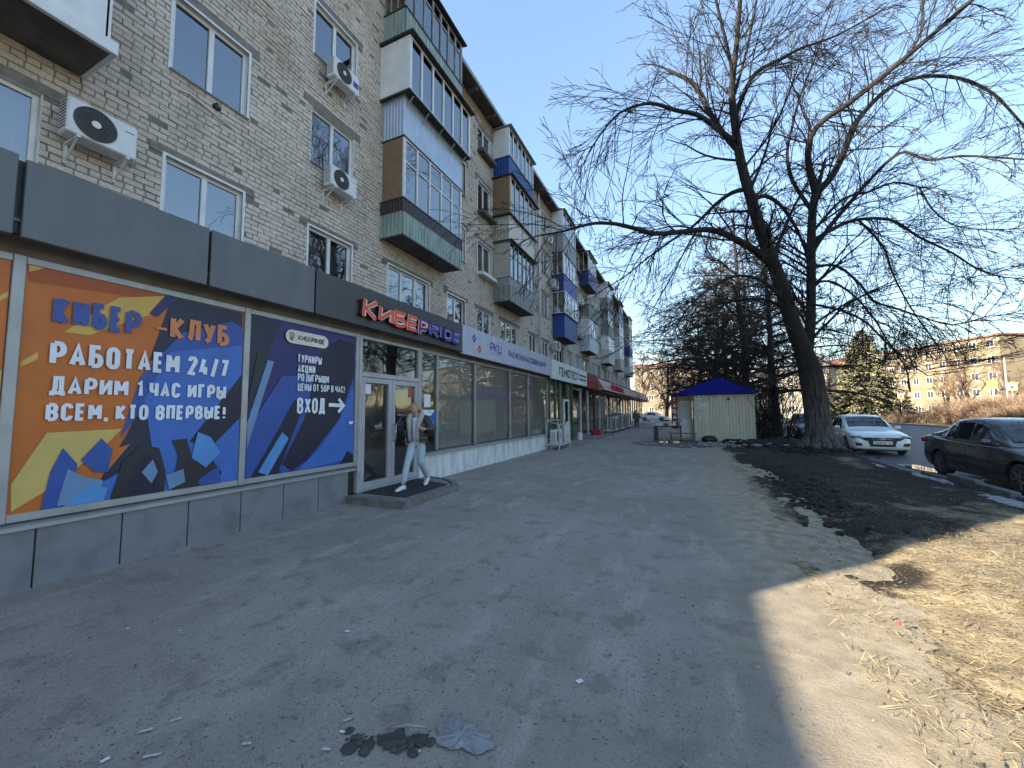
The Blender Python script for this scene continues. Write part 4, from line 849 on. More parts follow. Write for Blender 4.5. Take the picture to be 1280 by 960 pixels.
t = thing('shop_sign', 'violet lettering with small diamond marks on the pale lilac fascia', 'sign', (-5.28, 12.3, 3.3))
LX_ = lambda p, q, l: (-5.284 + l, p, q)
for q in range(3): mb = MB(); text(mb, 'РКЦ', LX_, 10.25, .78, 3.40, .27, .19, .4, only=lambda i, q=q: i == q); mb.build('letter', 'sign_ink', t)
mb = MB(); text(mb, 'РАСЧЕТНО-КАССОВЫЙ ЦЕНТР', LX_, 11.55, 3.7, 3.39, .21, .24, .5); mb.build('lettering', 'sign_ink', t)
mb = MB().quad(*[(-5.284, 10.28 + i, 3.34) for i in (0, .7)], (-5.284, 10.98, 3.35), (-5.284, 10.28, 3.35)); mb.build('underline', 'sign_ink', t)
mb = MB(); stroke(mb, [(9.28, 3.70), (9.36, 3.61), (9.28, 3.52), (9.20, 3.61)], .05, LX_, 0, True); mb.build('diamond', 'sign_ink', t)
mb = MB(); stroke(mb, [(9.58, 3.44), (9.66, 3.35), (9.58, 3.26), (9.50, 3.35)], .06, LX_, 0, True); mb.build('diamond', 'sign_rust', t)
t = thing('shop_sign', 'green block lettering on the white fascia of the laboratory', 'sign', (-5.26, 19.2, 3.1))
GX = lambda p, q, l: (-5.264 + l, p, q)
mb = MB(); text(mb, 'ГЕМОТЕСТ', GX, 17.0, 3.4, 3.2, .44, .30, .5); mb.build('lettering', 'sign_green', t)
mb = MB(); text(mb, 'МЕДИЦИНСКАЯ'.replace('Я', 'Р'), GX, 20.55, 1.5, 3.48, .13, .25, .4) if False else None
mb.box(-5.268, -5.262, 20.6, 22.1, 3.50, 3.60).box(-5.268, -5.262, 20.6, 22.1, 3.28, 3.38); mb.build('small_print', 'sign_green', t)['kind'] = 'stuff'
t = thing('shop_sign', 'dark red box letters standing on the red canopy', 'sign', (-5.0, 30, 3.0))
mb = MB(); RX = lambda p, q, l: (-4.82 + l, p, q); text(mb, 'ПРОДУКТЫ'.replace('К', 'К'), RX, 28.0, 5.5, 3.0, .5, .25, .4, .08); mb.build('lettering', 'sign_red', t)

# ------------------------------------------------------------------ entrance step with mat
st = thing('entrance_step', 'low tiled entrance step in front of the glass door', 'step', (-5.0, 6.3, 0))
outer = [(-5.575, 5.22), (-4.33, 5.28), (-4.34, 6.95), (-4.62, 7.30), (-5.0, 7.52), (-5.575, 7.62)]
MB().prism(outer, 2, -.05, .088).build('base', 'tile_step', st, fix=True)
for (a, c) in zip(outer[:-1], outer[1:]):
    n = max(1, int(math.hypot(c[0] - a[0], c[1] - a[1]) / .3)); d = Vector((c[0] - a[0], c[1] - a[1])).normalized(); nv = Vector((d.y, -d.x))
    for k in range(n):
        q0 = Vector(a) + (Vector(c) - Vector(a)) * (k / n) + d * .004; q1 = Vector(a) + (Vector(c) - Vector(a)) * ((k + 1) / n) - d * .004
        pl = [q0 + nv * .012, q1 + nv * .012, q1 - nv * .1, q0 - nv * .1]
        MB().prism([(p.x, p.y) for p in pl], 2, .09, .128 + RNG.uniform(-.003, .003)).build('tile', 'tile_step', st, fix=True)
inner = [(-5.56, 5.36), (-4.47, 5.42), (-4.47, 6.9), (-4.72, 7.18), (-5.05, 7.38), (-5.56, 7.48)]
MB().prism(inner, 2, .089, .122).build('screed', 'concrete', st, fix=True)
tag(MB().prism([(-5.52, 5.55), (-4.52, 5.55), (-4.52, 6.85), (-5.52, 7.2)], 2, .124, .136).build('doormat', 'rubber_mat', fix=True), 'black rubber mat lying on the tiled entrance step', 'doormat')

# ------------------------------------------------------------------ air conditioners
M('ac_white', (.70, .72, .74), (.6, .61, .62), 6, .4)
M('ac_grille', (.10, .105, .11), rough=.5)
M('fin_grey', (.035, .036, .038), (.06, .06, .06), 60, .6)
def aircon(label, y0, z0, w=.78, h=.53, d=.3, off=.22, wx=XW, badge=None, grp='air conditioners on the brick wall'):
    t = thing('air_conditioner', label, 'air conditioner', (wx, y0 + w / 2, z0), grp)
    xb, xf = wx + off, wx + off + d
    MB().cbox(xb, xf, y0, y0 + w, z0, z0 + h, .018).build('casing', 'ac_white', t)
    cy, cz, r = y0 + w * .38, z0 + h * .5, h * .43
    MB().lathe([(r + .012, 0), (r + .012, .008), (r - .004, .008), (r - .004, .002), (.001, .002)], (xf + .001, cy, cz), 0, 40).build('fan_opening', 'fin_grey', t)
    mb = MB()
    for k in range(5): mb.tube([(xf + .012, cy + (r * (k + 1) / 5.3) * math.cos(a), cz + (r * (k + 1) / 5.3) * math.sin(a)) for a in [2 * math.pi * i / 32 for i in range(32)]], .0035, 4, closed=True)
    for k in range(24):
        a = 2 * math.pi * k / 24; mb.tube([(xf + .012, cy + r * u * math.cos(a + u * .5), cz + r * u * math.sin(a + u * .5)) for u in (.18, .45, .72, .98)], .003, 4)
    mb.build('fan_grille', 'ac_grille' if d > .25 else 'ac_white', t)['kind'] = 'stuff'
    MB().lathe([(.05, 0), (.05, .012), (.03, .018), (.001, .019)], (xf + .008, cy, cz), 0, 20).build('fan_hub', 'ac_white', t)
    mb = MB().box(xf + .0005, xf + .002, y0 + w * .80, y0 + w * .94, z0 + h * .74, z0 + h * .765) if badge is None else MB().box(xf + .0005, xf + .003, y0 + w * .74, y0 + w * .95, z0 + h * .3, z0 + h * .6)
    mb.build('badge', badge or 'black_plastic', t)
    mb = MB()
    for k in range(9): mb.box(xb + .04, xf - .05, y0 - .003, y0 + .001, z0 + .08 + k * .045, z0 + .095 + k * .045)
    mb.build('side_vents', 'fin_grey', t)['kind'] = 'stuff'
    for yy in (y0 + .1, y0 + w - .12):
        MB().box(wx, xf + .02, yy, yy + .035, z0 - .04, z0 - .002).box(wx, wx + .03, yy, yy + .035, z0 - .3, z0 - .04).tube([(wx + .02, yy + .017, z0 - .27), (xf - .03, yy + .017, z0 - .04)], .014, 6).build('bracket', 'white_paint', t)
    MB().tube([(xb + .05, y0 + w, z0 + .12), (xb + .02, y0 + w + .06, z0 + .1), (wx + .03, y0 + w + .08, z0 + .05), (wx + .02, y0 + w + .1, z0 + .35)], .016, 6).build('hose', 'white_paint', t, smooth=True)
aircon('white air conditioner with large dark round fan grille nearest the left edge', 2.13, 5.42, .74, .5, .28, .12)
aircon('small white air conditioner with a blue badge under the upper open window', 6.36, 9.72, .78, .5, .26, .16, badge='sign_violet')
aircon('white air conditioner with black side slots below the third-storey window', 6.36, 6.98, .78, .5, .26, .16)
aircon('small air conditioner high on the wall beside the grey-parapet balcony', 22.5, 12.2, .75, .5, .26, .14)
aircon('air conditioner at the end of the balcony with dark blue parapet', 23.4, 9.55, .75, .5, .28, .2)
aircon('air conditioner hanging under the dark blue balcony above the white fascia', 23.3, 5.45, .8, .55, .3, .25)
# white conduit and a rag of insulation on the wall
t = tag(MB().tube([onX(224, 112, XW + .02), onX(237, 117, XW + .03), onX(291, 161, XW + .03)], .016, 6).build('conduit', 'white_paint', smooth=True), 'short white plastic conduit slanting across the brick wall', 'conduit')
tag(MB().tube([(XW + .02, *onX(391, 195 + 20, XW)[1:]), (XW + .03, *onX(398, 190, XW)[1:])], .012, 6).build('conduit', 'white_paint'), 'thin cable beside the third-storey window', 'cable') if False else None

c = onX(271, 134, XW + .03); o = ell(c, (.05, .07, .06), 10, 7); o.v = [(x + .02 * fbm(x * 30, y * 30, z * 30), y + .03 * fbm(y * 30, z * 30), z + .03 * fbm(z * 30, x * 30)) for x, y, z in o.v]
tag(o.build('insulation_tuft', 'black_plastic', smooth=True), 'black tuft of insulation stuffed in a hole under the upper left window', 'insulation')
# ------------------------------------------------------------------ trees
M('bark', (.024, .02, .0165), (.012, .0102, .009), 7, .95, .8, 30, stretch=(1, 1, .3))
M('bark_base', (.12, .108, .092), (.04, .035, .03), 16, .95, 1.0, 24, stretch=(1, 1, .12), lo=.42, hi=.58)
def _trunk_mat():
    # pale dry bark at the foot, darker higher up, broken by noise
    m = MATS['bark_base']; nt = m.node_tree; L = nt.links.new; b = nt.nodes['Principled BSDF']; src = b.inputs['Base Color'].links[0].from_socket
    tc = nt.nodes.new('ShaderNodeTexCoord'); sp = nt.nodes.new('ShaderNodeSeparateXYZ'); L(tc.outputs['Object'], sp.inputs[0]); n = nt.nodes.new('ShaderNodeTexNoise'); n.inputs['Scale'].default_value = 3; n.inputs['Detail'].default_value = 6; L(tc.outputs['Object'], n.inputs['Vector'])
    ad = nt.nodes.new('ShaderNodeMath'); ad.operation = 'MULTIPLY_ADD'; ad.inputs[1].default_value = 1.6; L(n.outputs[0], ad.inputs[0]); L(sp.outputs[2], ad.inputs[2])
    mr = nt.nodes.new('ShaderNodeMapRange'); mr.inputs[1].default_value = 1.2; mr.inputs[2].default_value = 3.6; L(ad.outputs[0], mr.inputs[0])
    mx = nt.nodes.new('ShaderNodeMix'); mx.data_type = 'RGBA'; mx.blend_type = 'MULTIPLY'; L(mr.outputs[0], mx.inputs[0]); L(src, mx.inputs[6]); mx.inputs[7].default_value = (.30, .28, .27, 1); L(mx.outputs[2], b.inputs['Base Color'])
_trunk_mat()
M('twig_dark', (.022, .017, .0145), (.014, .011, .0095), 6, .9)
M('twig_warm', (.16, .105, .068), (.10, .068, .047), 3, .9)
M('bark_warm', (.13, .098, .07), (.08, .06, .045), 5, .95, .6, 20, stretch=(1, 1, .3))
ZMIN = -9
def rnd_perp(d, rg):
    v = Vector((rg.gauss(0, 1), rg.gauss(0, 1), rg.gauss(0, 1))); v -= d * v.dot(d); return v.normalized() if v.length > 1e-4 else d.orthogonal().normalized()
def grow(mb, p, d, ln, r, lvl, rg, droop=.12, spread=.8, cnt=(0, 5, 6, 7), ratio=.5, rmin=.006, sides=(7, 5, 4, 3, 3), seg=None, wig=.16):
    n = seg or (7 if lvl >= 2 else (5 if lvl == 1 else 4)); st = ln / n; pts = [p.copy()]; rad = [r]; q = p.copy(); dd = d.normalized(); dirs = [dd.copy()]
    for i in range(n):
        dd = dd + rnd_perp(dd, rg) * wig * rg.random() * 1.4 + Vector((0, 0, -droop * (.4 + i / n) + (droop * 1.1 if i > n * .6 and lvl < 2 else 0)))
        dd.normalize()
        if q.z < ZMIN and dd.z < 0: dd.z = .12; dd.normalize()
        q = q + dd * st; pts.append(q.copy()); dirs.append(dd.copy()); rad.append(max(rmin * .7, r + (max(rmin, r * .28) - r) * ((i + 1) / n)))
    mb.tube(pts, rad, sides[min(len(sides) - 1, 4 - lvl)], cap=False)
    if lvl <= 0: return
    for k in range(cnt[lvl]):
        u = .12 + .86 * (k + rg.random()) / cnt[lvl]; f = u * n; i = min(int(f), n - 1); pp = pts[i].lerp(pts[i + 1], f - i); d0 = dirs[i]
        ax = rnd_perp(d0, rg); a = spread * rg.uniform(.55, 1.15); nd = d0 * math.cos(a) + ax * math.sin(a)
        grow(mb, pp, nd, ln * ratio * rg.uniform(.55, 1.2) * (1.1 - .5 * u), max(rmin, rad[i] * .5), lvl - 1, rg, droop, spread, cnt, ratio, rmin, sides, None, wig)
def limb(mb, pts, rads, n=8, sub=3):
    """smooth tube through points (Catmull-Rom)"""
    P = [Vector(p) for p in pts]; Q = []; Rr = []
    for i in range(len(P) - 1):
        a, b_, c, d = P[max(i - 1, 0)], P[i], P[i + 1], P[min(i + 2, len(P) - 1)]
        for k in range(sub):
            t = k / sub; Q.append(.5 * ((2 * b_) + (c - a) * t + (2 * a - 5 * b_ + 4 * c - d) * t * t + (3 * b_ - a - 3 * c + d) * t ** 3)); Rr.append(rads[i] + (rads[i + 1] - rads[i]) * t)
    Q.append(P[-1]); Rr.append(rads[-1]); mb.tube(Q, Rr, n, cap=True); return Q, Rr

# ---- the big bare tree on the lawn
TREE = thing('bare_tree', 'big bare old tree with thick forking trunk on the muddy lawn', 'tree', (4.3, 17.65, 0))
D0 = 14.2
def pxl(lst): return [atD(a, b_, D0 + c) for a, b_, c in lst]
W = D0 / FPX / 2 * .79
rg = random.Random(21)
tr = MB()
q, r_ = limb(tr, [(4.30, 17.62, -.25)] + pxl([(1025, 566, 0), (1024, 550, 0), (1023, 532, 0), (1019, 500, 0), (1013, 465, 0), (1007, 440, 0)]), [w * W for w in (58, 47, 39, 35, 33, 32, 20)], 18, 4)
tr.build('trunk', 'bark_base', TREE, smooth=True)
mb = MB()
for k in range(9):  # root flares
    a = k * 2 * math.pi / 9 + rg.uniform(-.2, .2); c = Vector((4.3, 17.62, .0)); dv = Vector((math.cos(a), math.sin(a), 0))
    mb.tube([c + dv * .35 + Vector((0, 0, .55)), c + dv * .52 + Vector((0, 0, .22)), c + dv * .85 + Vector((0, 0, .06)), c + dv * 1.25 + Vector((0, 0, -.08))], [.16, .17, .12, .05], 8)
mb.build('roots', 'bark_base', TREE, smooth=True)
lm = MB(); limbs = []
def LB(pts, w0, w1, n=8):
    P = pxl(pts); m_ = len(P); rads = [(w0 + (w1 - w0) * (i / (m_ - 1)) ** .8) * W for i in range(m_)]
    limbs.append(limb(lm, P, rads, n, 3))
LB([(1011, 462, 0), (1004, 438, 0), (990, 402, -.1), (975, 352, -.2), (956, 302, -.2), (941, 256, -.3), (926, 202, -.4), (918, 150, -.5), (915, 110, -.6), (921, 52, -.9), (926, -10, -1.2)], 29, 5, 12)
LB([(1009, 450, .1), (1013, 405, .2), (1014, 352, .3), (1014, 302, .4), (1016, 262, .5), (1020, 240, .5)], 15, 11, 12)
LB([(1020, 242, .5), (1012, 212, .3), (1010, 190, .1), (1014, 170, 0), (1030, 150, -.3), (1060, 130, -.6), (1110, 90, -1.2), (1160, 48, -1.8), (1215, 0, -2.4), (1250, -30, -2.7)], 11, 5)
LB([(1020, 242, .5), (1040, 220, .7), (1055, 190, .9), (1066, 160, 1.0), (1082, 138, 1.2), (1112, 110, 1.4), (1152, 96, 1.6), (1200, 98, 1.8), (1240, 116, 1.9), (1266, 142, 2.0), (1300, 180, 2.1)], 12, 3)
LB([(962, 330, -.2), (948, 316, -.5), (925, 302, -.9), (900, 290, -1.3), (880, 287, -1.6), (850, 290, -2.0), (820, 292, -2.4), (795, 286, -2.7), (770, 280, -3.0), (745, 279, -3.2), (725, 283, -3.4), (700, 290, -3.6), (676, 294, -3.8)], 12, 2)
LB([(934, 236, -.3), (915, 241, -.1), (895, 255, .2), (878, 272, .5), (862, 286, .8), (840, 300, 1.1), (810, 322, 1.4), (780, 346, 1.6), (752, 363, 1.8)], 8, 1.5)
LB([(921, 178, -.4), (905, 168, -.8), (890, 155, -1.2), (870, 143, -1.6), (845, 138, -2.0), (820, 130, -2.4), (800, 131, -2.7), (775, 141, -3.0), (755, 162, -3.2), (736, 190, -3.4)], 9, 1.5)
LB([(920, 185, -.4), (905, 168, -.1), (888, 142, .2), (875, 115, .5), (860, 100, .7), (846, 93, .8), (834, 87, .9)], 9, 5)
LB([(874, 112, .5), (876, 92, .5), (874, 64, .4)], 4, 2.5)
LB([(941, 250, -.3), (957, 245, 0), (975, 256, .3), (990, 276, .6), (1002, 300, .9), (1012, 330, 1.2)], 7, 4)
LB([(1015, 315, .4), (1036, 285, .2), (1062, 254, -.1), (1090, 222, -.5), (1112, 200, -.9), (1132, 190, -1.2), (1160, 200, -1.5), (1200, 195, -1.9), (1250, 197, -2.3), (1300, 201, -2.7)], 7, 2)
LB([(1015, 302, .4), (1045, 284, .7), (1070, 275, .9), (1100, 273, 1.2), (1121, 278, 1.4), (1150, 297, 1.7), (1190, 316, 2.1), (1220, 335, 2.4), (1252, 346, 2.7), (1300, 349, 3.0)], 7, 2)
LB([(1016, 290, .4), (1052, 250, 1.0), (1085, 240, 1.4), (1118, 228, 1.8), (1150, 234, 2.1), (1168, 235, 2.3)], 5, 2.5)
LB([(1150, 236, 2.1), (1166, 262, 2.4), (1192, 281, 2.7), (1232, 287, 3.1), (1300, 284, 3.5)], 3.5, 1.5)
LB([(1014, 335, .3), (1045, 332, 0), (1074, 354, -.3), (1092, 376, -.6), (1122, 386, -.9), (1152, 396, -1.1), (1190, 406, -1.4), (1232, 396, -1.7)], 5, 1.5)
LB([(1074, 276, .9), (1104, 308, 1.1), (1115, 340, 1.2), (1130, 370, 1.4), (1150, 402, 1.6), (1170, 430, 1.8)], 4, 1.5)
LB([(1014, 355, .3), (1040, 352, .8), (1070, 372, 1.2), (1095, 402, 1.5), (1120, 440, 1.8), (1160, 470, 2.0)], 4.5, 1.5)
LB([(1012, 380, .2), (1040, 385, -.4), (1075, 398, -.9), (1100, 420, -1.3), (1130, 455, -1.6), (1138, 490, -1.8)], 4, 1.5)
LB([(1112, 90, -1.2), (1140, 62, -1.0), (1154, 30, -.8), (1152, -8, -.6)], 4, 2)
LB([(1016, 265, .5), (990, 225, 1.0), (984, 190, 1.4), (990, 160, 1.7), (1000, 120, 2.0), (1020, 70, 2.4), (1040, 10, 2.8)], 7, 2)
LB([(919, 145, -.5), (932, 112, -.2), (946, 90, .1), (975, 74, .5), (1002, 60, .9), (1032, 50, 1.3), (1062, 36, 1.7), (1104, 12, 2.1)], 8, 2.5)
LB([(917, 118, -.6), (914, 82, -.9), (905, 42, -1.3), (893, -8, -1.7)], 6, 3)
LB([(918, 118, -.6), (934, 60, -.3), (947, -6, 0)], 5, 3)
LB([(988, 395, -.1), (962, 376, .5), (930, 374, 1.0), (900, 380, 1.5), (870, 391, 1.9), (840, 402, 2.3), (812, 418, 2.6)], 6, 1.5)
LB([(984, 380, -.1), (955, 352, -.7), (920, 345, -1.2), (888, 360, -1.6), (858, 388, -2.0), (840, 420, -2.2)], 6, 1.5)
LB([(1000, 420, 0), (975, 405, -.6), (945, 410, -1.0), (915, 425, -1.4), (885, 450, -1.7)], 4, 1.5)
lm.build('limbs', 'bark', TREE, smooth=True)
tw = MB(); ZMIN = 3.4
for li, (Q, Rr) in enumerate(limbs):
    big = Rr[0] > .3
    if li >= 23: ZMIN = 4.0
    tot = sum((Q[i + 1] - Q[i]).length for i in range(len(Q) - 1)); acc = 0; nxt = tot * (.32 if big else .1)
    stp = .25 if not big else .38
    for i in range(len(Q) - 1):
        sl = (Q[i + 1] - Q[i]).length
        while acc + sl > nxt:
            f = (nxt - acc) / sl; p = Q[i].lerp(Q[i + 1], f); d = (Q[i + 1] - Q[i]).normalized(); a = rg.uniform(.5, 1.2)
            nd = d * math.cos(a) + rnd_perp(d, rg) * math.sin(a); u = nxt / tot
            ln = rg.uniform(1.2, 3.6) * (1.15 - .4 * u)
            low = p.z < 6.5
            grow(tw, p, nd, ln * (1.15 if low else 1), max(.014, Rr[i] * .32), 2, rg, .10 if low else .04, .55, (0, 4, 6), .52, .0068, (5, 5, 4, 3, 3), None, .17)
            nxt += stp * rg.uniform(.6, 1.4)
        acc += sl
    grow(tw, Q[-1], (Q[-1] - Q[-2]), 1.2, Rr[-1] * .8, 2, rg, .1, .7, (0, 5, 6), .55, .0075)
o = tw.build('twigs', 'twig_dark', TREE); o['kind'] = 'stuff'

ZMIN = 1.8
# ---- other bare trees: a few grown forms, each stands several times
def make_tree(label, h, seed, bark, twig, nl=14, droop=.1, dens=1.0, tr_r=.3, up=.5, low=.22, lens=.42, group=None, rm=.012, cnt=(0, 5, 6, 5)):
    rg = random.Random(seed); t = thing('bare_tree', label, 'tree', (0, 0, 0), group); mb = MB()
    pts = [Vector((0, 0, -.3))]; lean = Vector((rg.uniform(-.05, .05), rg.uniform(-.05, .05), 1))
    for i in range(1, 9): pts.append(Vector((lean.x * h * i / 8 + rg.gauss(0, .08), lean.y * h * i / 8 + rg.gauss(0, .08), h * .9 * i / 8)))
    Q, Rr = limb(mb, pts, [tr_r * 1.25] + [tr_r * (1 - .9 * i / 8) + .012 for i in range(1, 9)], 10, 3); mb.build('trunk', bark, t, smooth=True)
    mb = MB()
    for k in range(int(nl * dens)):
        u = low + (.97 - low) * (k + rg.random()) / (nl * dens); i = min(int(u * (len(Q) - 1)), len(Q) - 2); az = k * 2.4 + rg.uniform(-.5, .5); el = up + .5 * u + rg.uniform(-.2, .2)
        d = Vector((math.cos(az) * math.cos(el), math.sin(az) * math.cos(el), math.sin(el)))
        grow(mb, Q[i], d, h * lens * (1.15 - .75 * u) * rg.uniform(.75, 1.2), max(.03, Rr[i] * .5), 3, rg, droop, .7, cnt, .5, rm, (6, 5, 3, 3, 3))
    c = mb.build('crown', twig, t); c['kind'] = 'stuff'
    return t
ROW = 'bare trees in the row along the lawn'
A = make_tree('dark bare tree with straight trunk right behind the blue-roofed stall', 18.5, 4, 'bark', 'twig_dark', 30, .10, 1.0, .34, .25, .2, .36, ROW, .014, (0, 5, 7, 6))
A.location = (4.0, 33.5, 0)
B = make_tree('dark leaning bare tree second in the row beyond the stall', 18, 9, 'bark', 'twig_dark', 30, .12, 1.0, .3, .15, .16, .38, ROW, .015, (0, 5, 7, 6)); B.location = (3.2, 40, 0)
for src, x, y, rz, s, lb in [(A, 2.6, 48, 2.1, 1.0, 'dark bare tree third in the row beyond the stall'), (B, 4.7, 27.6, 4.0, .8, 'dark bare tree with drooping twigs just right of the stall'), (A, 1.9, 56, 4.4, .95, 'dark bare tree farthest along the row beyond the stall'), (B, 5.2, 44, 1.2, 1.05, 'dark bare tree between the row and the parked cars'), (A, 4.4, 62, 5.3, 1.1, 'tall dark bare tree at the far end of the lawn')]:
    c = dup(src, None, lb); c.location = (x, y, 0); c.rotation_euler = (0, 0, rz); c.scale = (s, s, s)
C = make_tree('sunlit spreading bare tree beyond the end of the apartment house', 11, 15, 'bark_warm', 'twig_warm', 12, .02, 1.0, .3, .75, .18, .5, 'sunlit bare trees in the distance', .016); C.location = (-3.1, 66, 0)
for x, y, rz, s, lb in [(-9, 84, 1, 1.3, 'sunlit bare tree hiding the yellow building past the house end'), (-1, 90, 2.2, 1.35, 'sunlit bare tree behind the forked one past the house end'), (7, 96, 3.3, 1.4, 'sunlit bare tree behind the dark row of trees'), (14, 88, 5, 1.2, 'sunlit bare tree above the parked cars in the distance'), (36, 76, 2.9, 1.0, 'sunlit bare tree in front of the yellow block'), (42, 70, .4, .95, 'sunlit bare tree behind the brown hedge'), (62, 78, 1.7, 1.25, 'sunlit bare tree right of the yellow block'), (75, 84, 3.9, 1.35, 'sunlit bare tree at the right edge beyond the yellow signs'), (-5, 102, 4.6, 1.5, 'sunlit tall bare tree farthest down the street'), (30, 84, 5.5, .9, 'sunlit small bare tree between spruce and yellow block'), (24, 100, .8, 1.3, 'sunlit bare tree left of the spruce in the distance'), (54, 66, 2.2, .9, 'sunlit low bare tree by the crossing signs'), (1.5, 78, 3.0, 1.2, 'sunlit bare tree straight down the pavement'), (39, 88, 2.0, .85, 'sunlit bare tree against the left half of the ochre block'), (46, 88, 4.1, .85, 'sunlit bare tree against the middle of the ochre block'), (50, 80, .9, .8, 'sunlit bare tree against the right half of the ochre block'), (33, 72, 1.4, .7, 'sunlit low bare tree right beside the spruce')]:
    c = dup(C, None, lb); c.location = (x, y, 0); c.rotation_euler = (0, 0, rz); c.scale = (s, s, s)

# ---- bush of suckers right of the stall
BUSH = thing('bush', 'leafless dark bush of upright suckers right of the blue-roofed stall', 'bush', (4.1, 25.2, 0)); mb = MB(); rg = random.Random(5)
for k in range(60):
    a = rg.uniform(0, 6.28); rr_ = rg.uniform(0, .8); p = Vector((4.1 + rr_ * math.cos(a), 25.2 + rr_ * math.sin(a) * 1.3, 0)); d = Vector((math.cos(a) * .3 * rr_ + rg.gauss(0, .15), math.sin(a) * .3 * rr_ + rg.gauss(0, .15), 1))
    grow(mb, p, d, rg.uniform(1.8, 4.2), .022, 2, rg, .02, .5, (0, 3, 5), .4, .009, (4, 4, 4, 3, 3))
o = mb.build('stems', 'twig_dark', BUSH); o['kind'] = 'stuff'

# ---- spruce across the road
M('needles', (.17, .165, .095), (.10, .105, .06), 1.6, .8); M('needles_tip', (.33, .29, .18), (.22, .2, .12), 1.6, .8)
SPR = thing('spruce_tree', 'broad sunlit spruce standing across the road behind the white car', 'tree', (24.5, 74.5, 0)); rg = random.Random(8)
sx, sy, SH = 24.0, 74.5, 13.2
MB().tube([(sx, sy, -.3), (sx, sy, SH * .5), (sx, sy, SH)], [.3, .18, .02], 8).build('trunk', 'bark', SPR, smooth=True)
nb, nb2 = MB(), MB()
def tuft(mb, p, s_, d):
    for k in range(3):
        v = (d + Vector((rg.gauss(0, .5), rg.gauss(0, .5), rg.gauss(0, .45)))).normalized(); w = rnd_perp(v, rg) * s_ * .34
        mb.add([p - w * .5, p + v * s_ * .55 - w, p + v * s_, p + v * s_ * .55 + w, p + w * .5], [(0, 1, 2, 3, 4)])
for wv in range(40):
    u = wv / 39; z = .7 + (SH - .8) * u; R_ = 5.6 * (1 - u) ** .8 * rg.uniform(.82, 1.12) + .25
    for k in range(int(7 + 9 * (1 - u))):
        a = rg.uniform(0, 6.283); rl = R_ * rg.uniform(.7, 1.1); n = max(3, int(rl / .26))
        for i in range(n):
            f = (i + .5) / n
            if f < .25 and rg.random() < .5: continue
            wd = .5 * (1 - f) + .12; base = Vector((sx, sy, z)) + Vector((math.cos(a), math.sin(a), 0)) * rl * f + Vector((0, 0, -.22 * rl * f * f + .1 * f + .25 * math.sin(f * 3)))
            for s2 in (-1, 0, 1):
                p = base + Vector((-math.sin(a), math.cos(a), 0)) * s2 * wd * .6 + Vector((rg.gauss(0, .06), rg.gauss(0, .06), rg.gauss(0, .07)))
                tuft(nb2 if (f > .7 and rg.random() < .6) else nb, p, rg.uniform(.22, .4), Vector((math.cos(a), math.sin(a), -.15)) + Vector((-math.sin(a), math.cos(a), 0)) * s2 * .6)
o = nb.build('crown', 'needles', SPR); o['kind'] = 'stuff'; o = nb2.build('crown_tips', 'needles_tip', SPR); o['kind'] = 'stuff'

# ---- clipped brown hedge across the road
M('hedge_twig', (.27, .175, .115), (.17, .11, .075), .6, .9); M('hedge_leaf', (.36, .26, .16), (.26, .18, .11), .8, .9)
def hedge(label, pts, w, h, seed, n):
    rg = random.Random(seed); t = thing('hedge', label, 'hedge', (pts[0][0], pts[0][1], 0)); mb = MB(); lf = MB()
    segs = [(Vector(a), Vector(b_)) for a, b_ in zip(pts, pts[1:])]; ls_ = [(b_ - a).length for a, b_ in segs]; tl = sum(ls_)
    for k in range(n):
        s_ = rg.uniform(0, tl); i = 0
        while s_ > ls_[i] and i < len(segs) - 1: s_ -= ls_[i]; i += 1
        a, b_ = segs[i]; d = (b_ - a).normalized(); q = a + d * s_ + Vector((-d.y, d.x)) * rg.uniform(-w, w) * .5
        hh = h * (.8 + .35 * fbm(q.x * .25, q.y * .25, seed)) * rg.uniform(.55, 1.05); p = Vector((q.x, q.y, .0)); dv = Vector((rg.gauss(0, .3), rg.gauss(0, .3), 1))
        p1_ = p + dv.normalized() * hh * .5; p2_ = p1_ + (dv + Vector((rg.gauss(0, .35), rg.gauss(0, .35), 0))).normalized() * hh * .55
        mb.tube([p, p1_, p2_], [.016, .013, .008], 3, cap=False)
        for z in range(3):
            f = rg.uniform(.25, 1); pp = p.lerp(p1_, f) if z == 0 else p1_.lerp(p2_, f); dd = Vector((rg.gauss(0, 1), rg.gauss(0, 1), rg.uniform(.2, 1.1))).normalized(); mb.tube([pp, pp + dd * rg.uniform(.2, .5)], [.010, .007], 3, cap=False)
        for z in range(2):
            f = rg.random(); pp = p.lerp(p2_, f) + Vector((rg.gauss(0, .12), rg.gauss(0, .12), rg.gauss(0, .1))); e1 = Vector((rg.gauss(0, 1), rg.gauss(0, 1), rg.gauss(0, 1))).normalized() * .07; e2 = rnd_perp(e1.normalized(), rg) * .05; lf.add([pp - e1, pp + e2, pp + e1, pp - e2], [(0, 1, 2, 3)])
    o = mb.build('twigs', 'hedge_twig', t); o['kind'] = 'stuff'; o = lf.build('dry_leaves', 'hedge_leaf', t); o['kind'] = 'stuff'; return t
hedge('long tall brown leafless hedge across the road behind the dark sedan', [(25.2, 36), (25.8, 50), (27, 60)], 4.0, 2.9, 2, 9000)
hedge('lower brown leafless hedge beside the spruce across the road', [(24.4, 61), (25.5, 70), (26.5, 84)], 2.6, 1.5, 3, 3000)
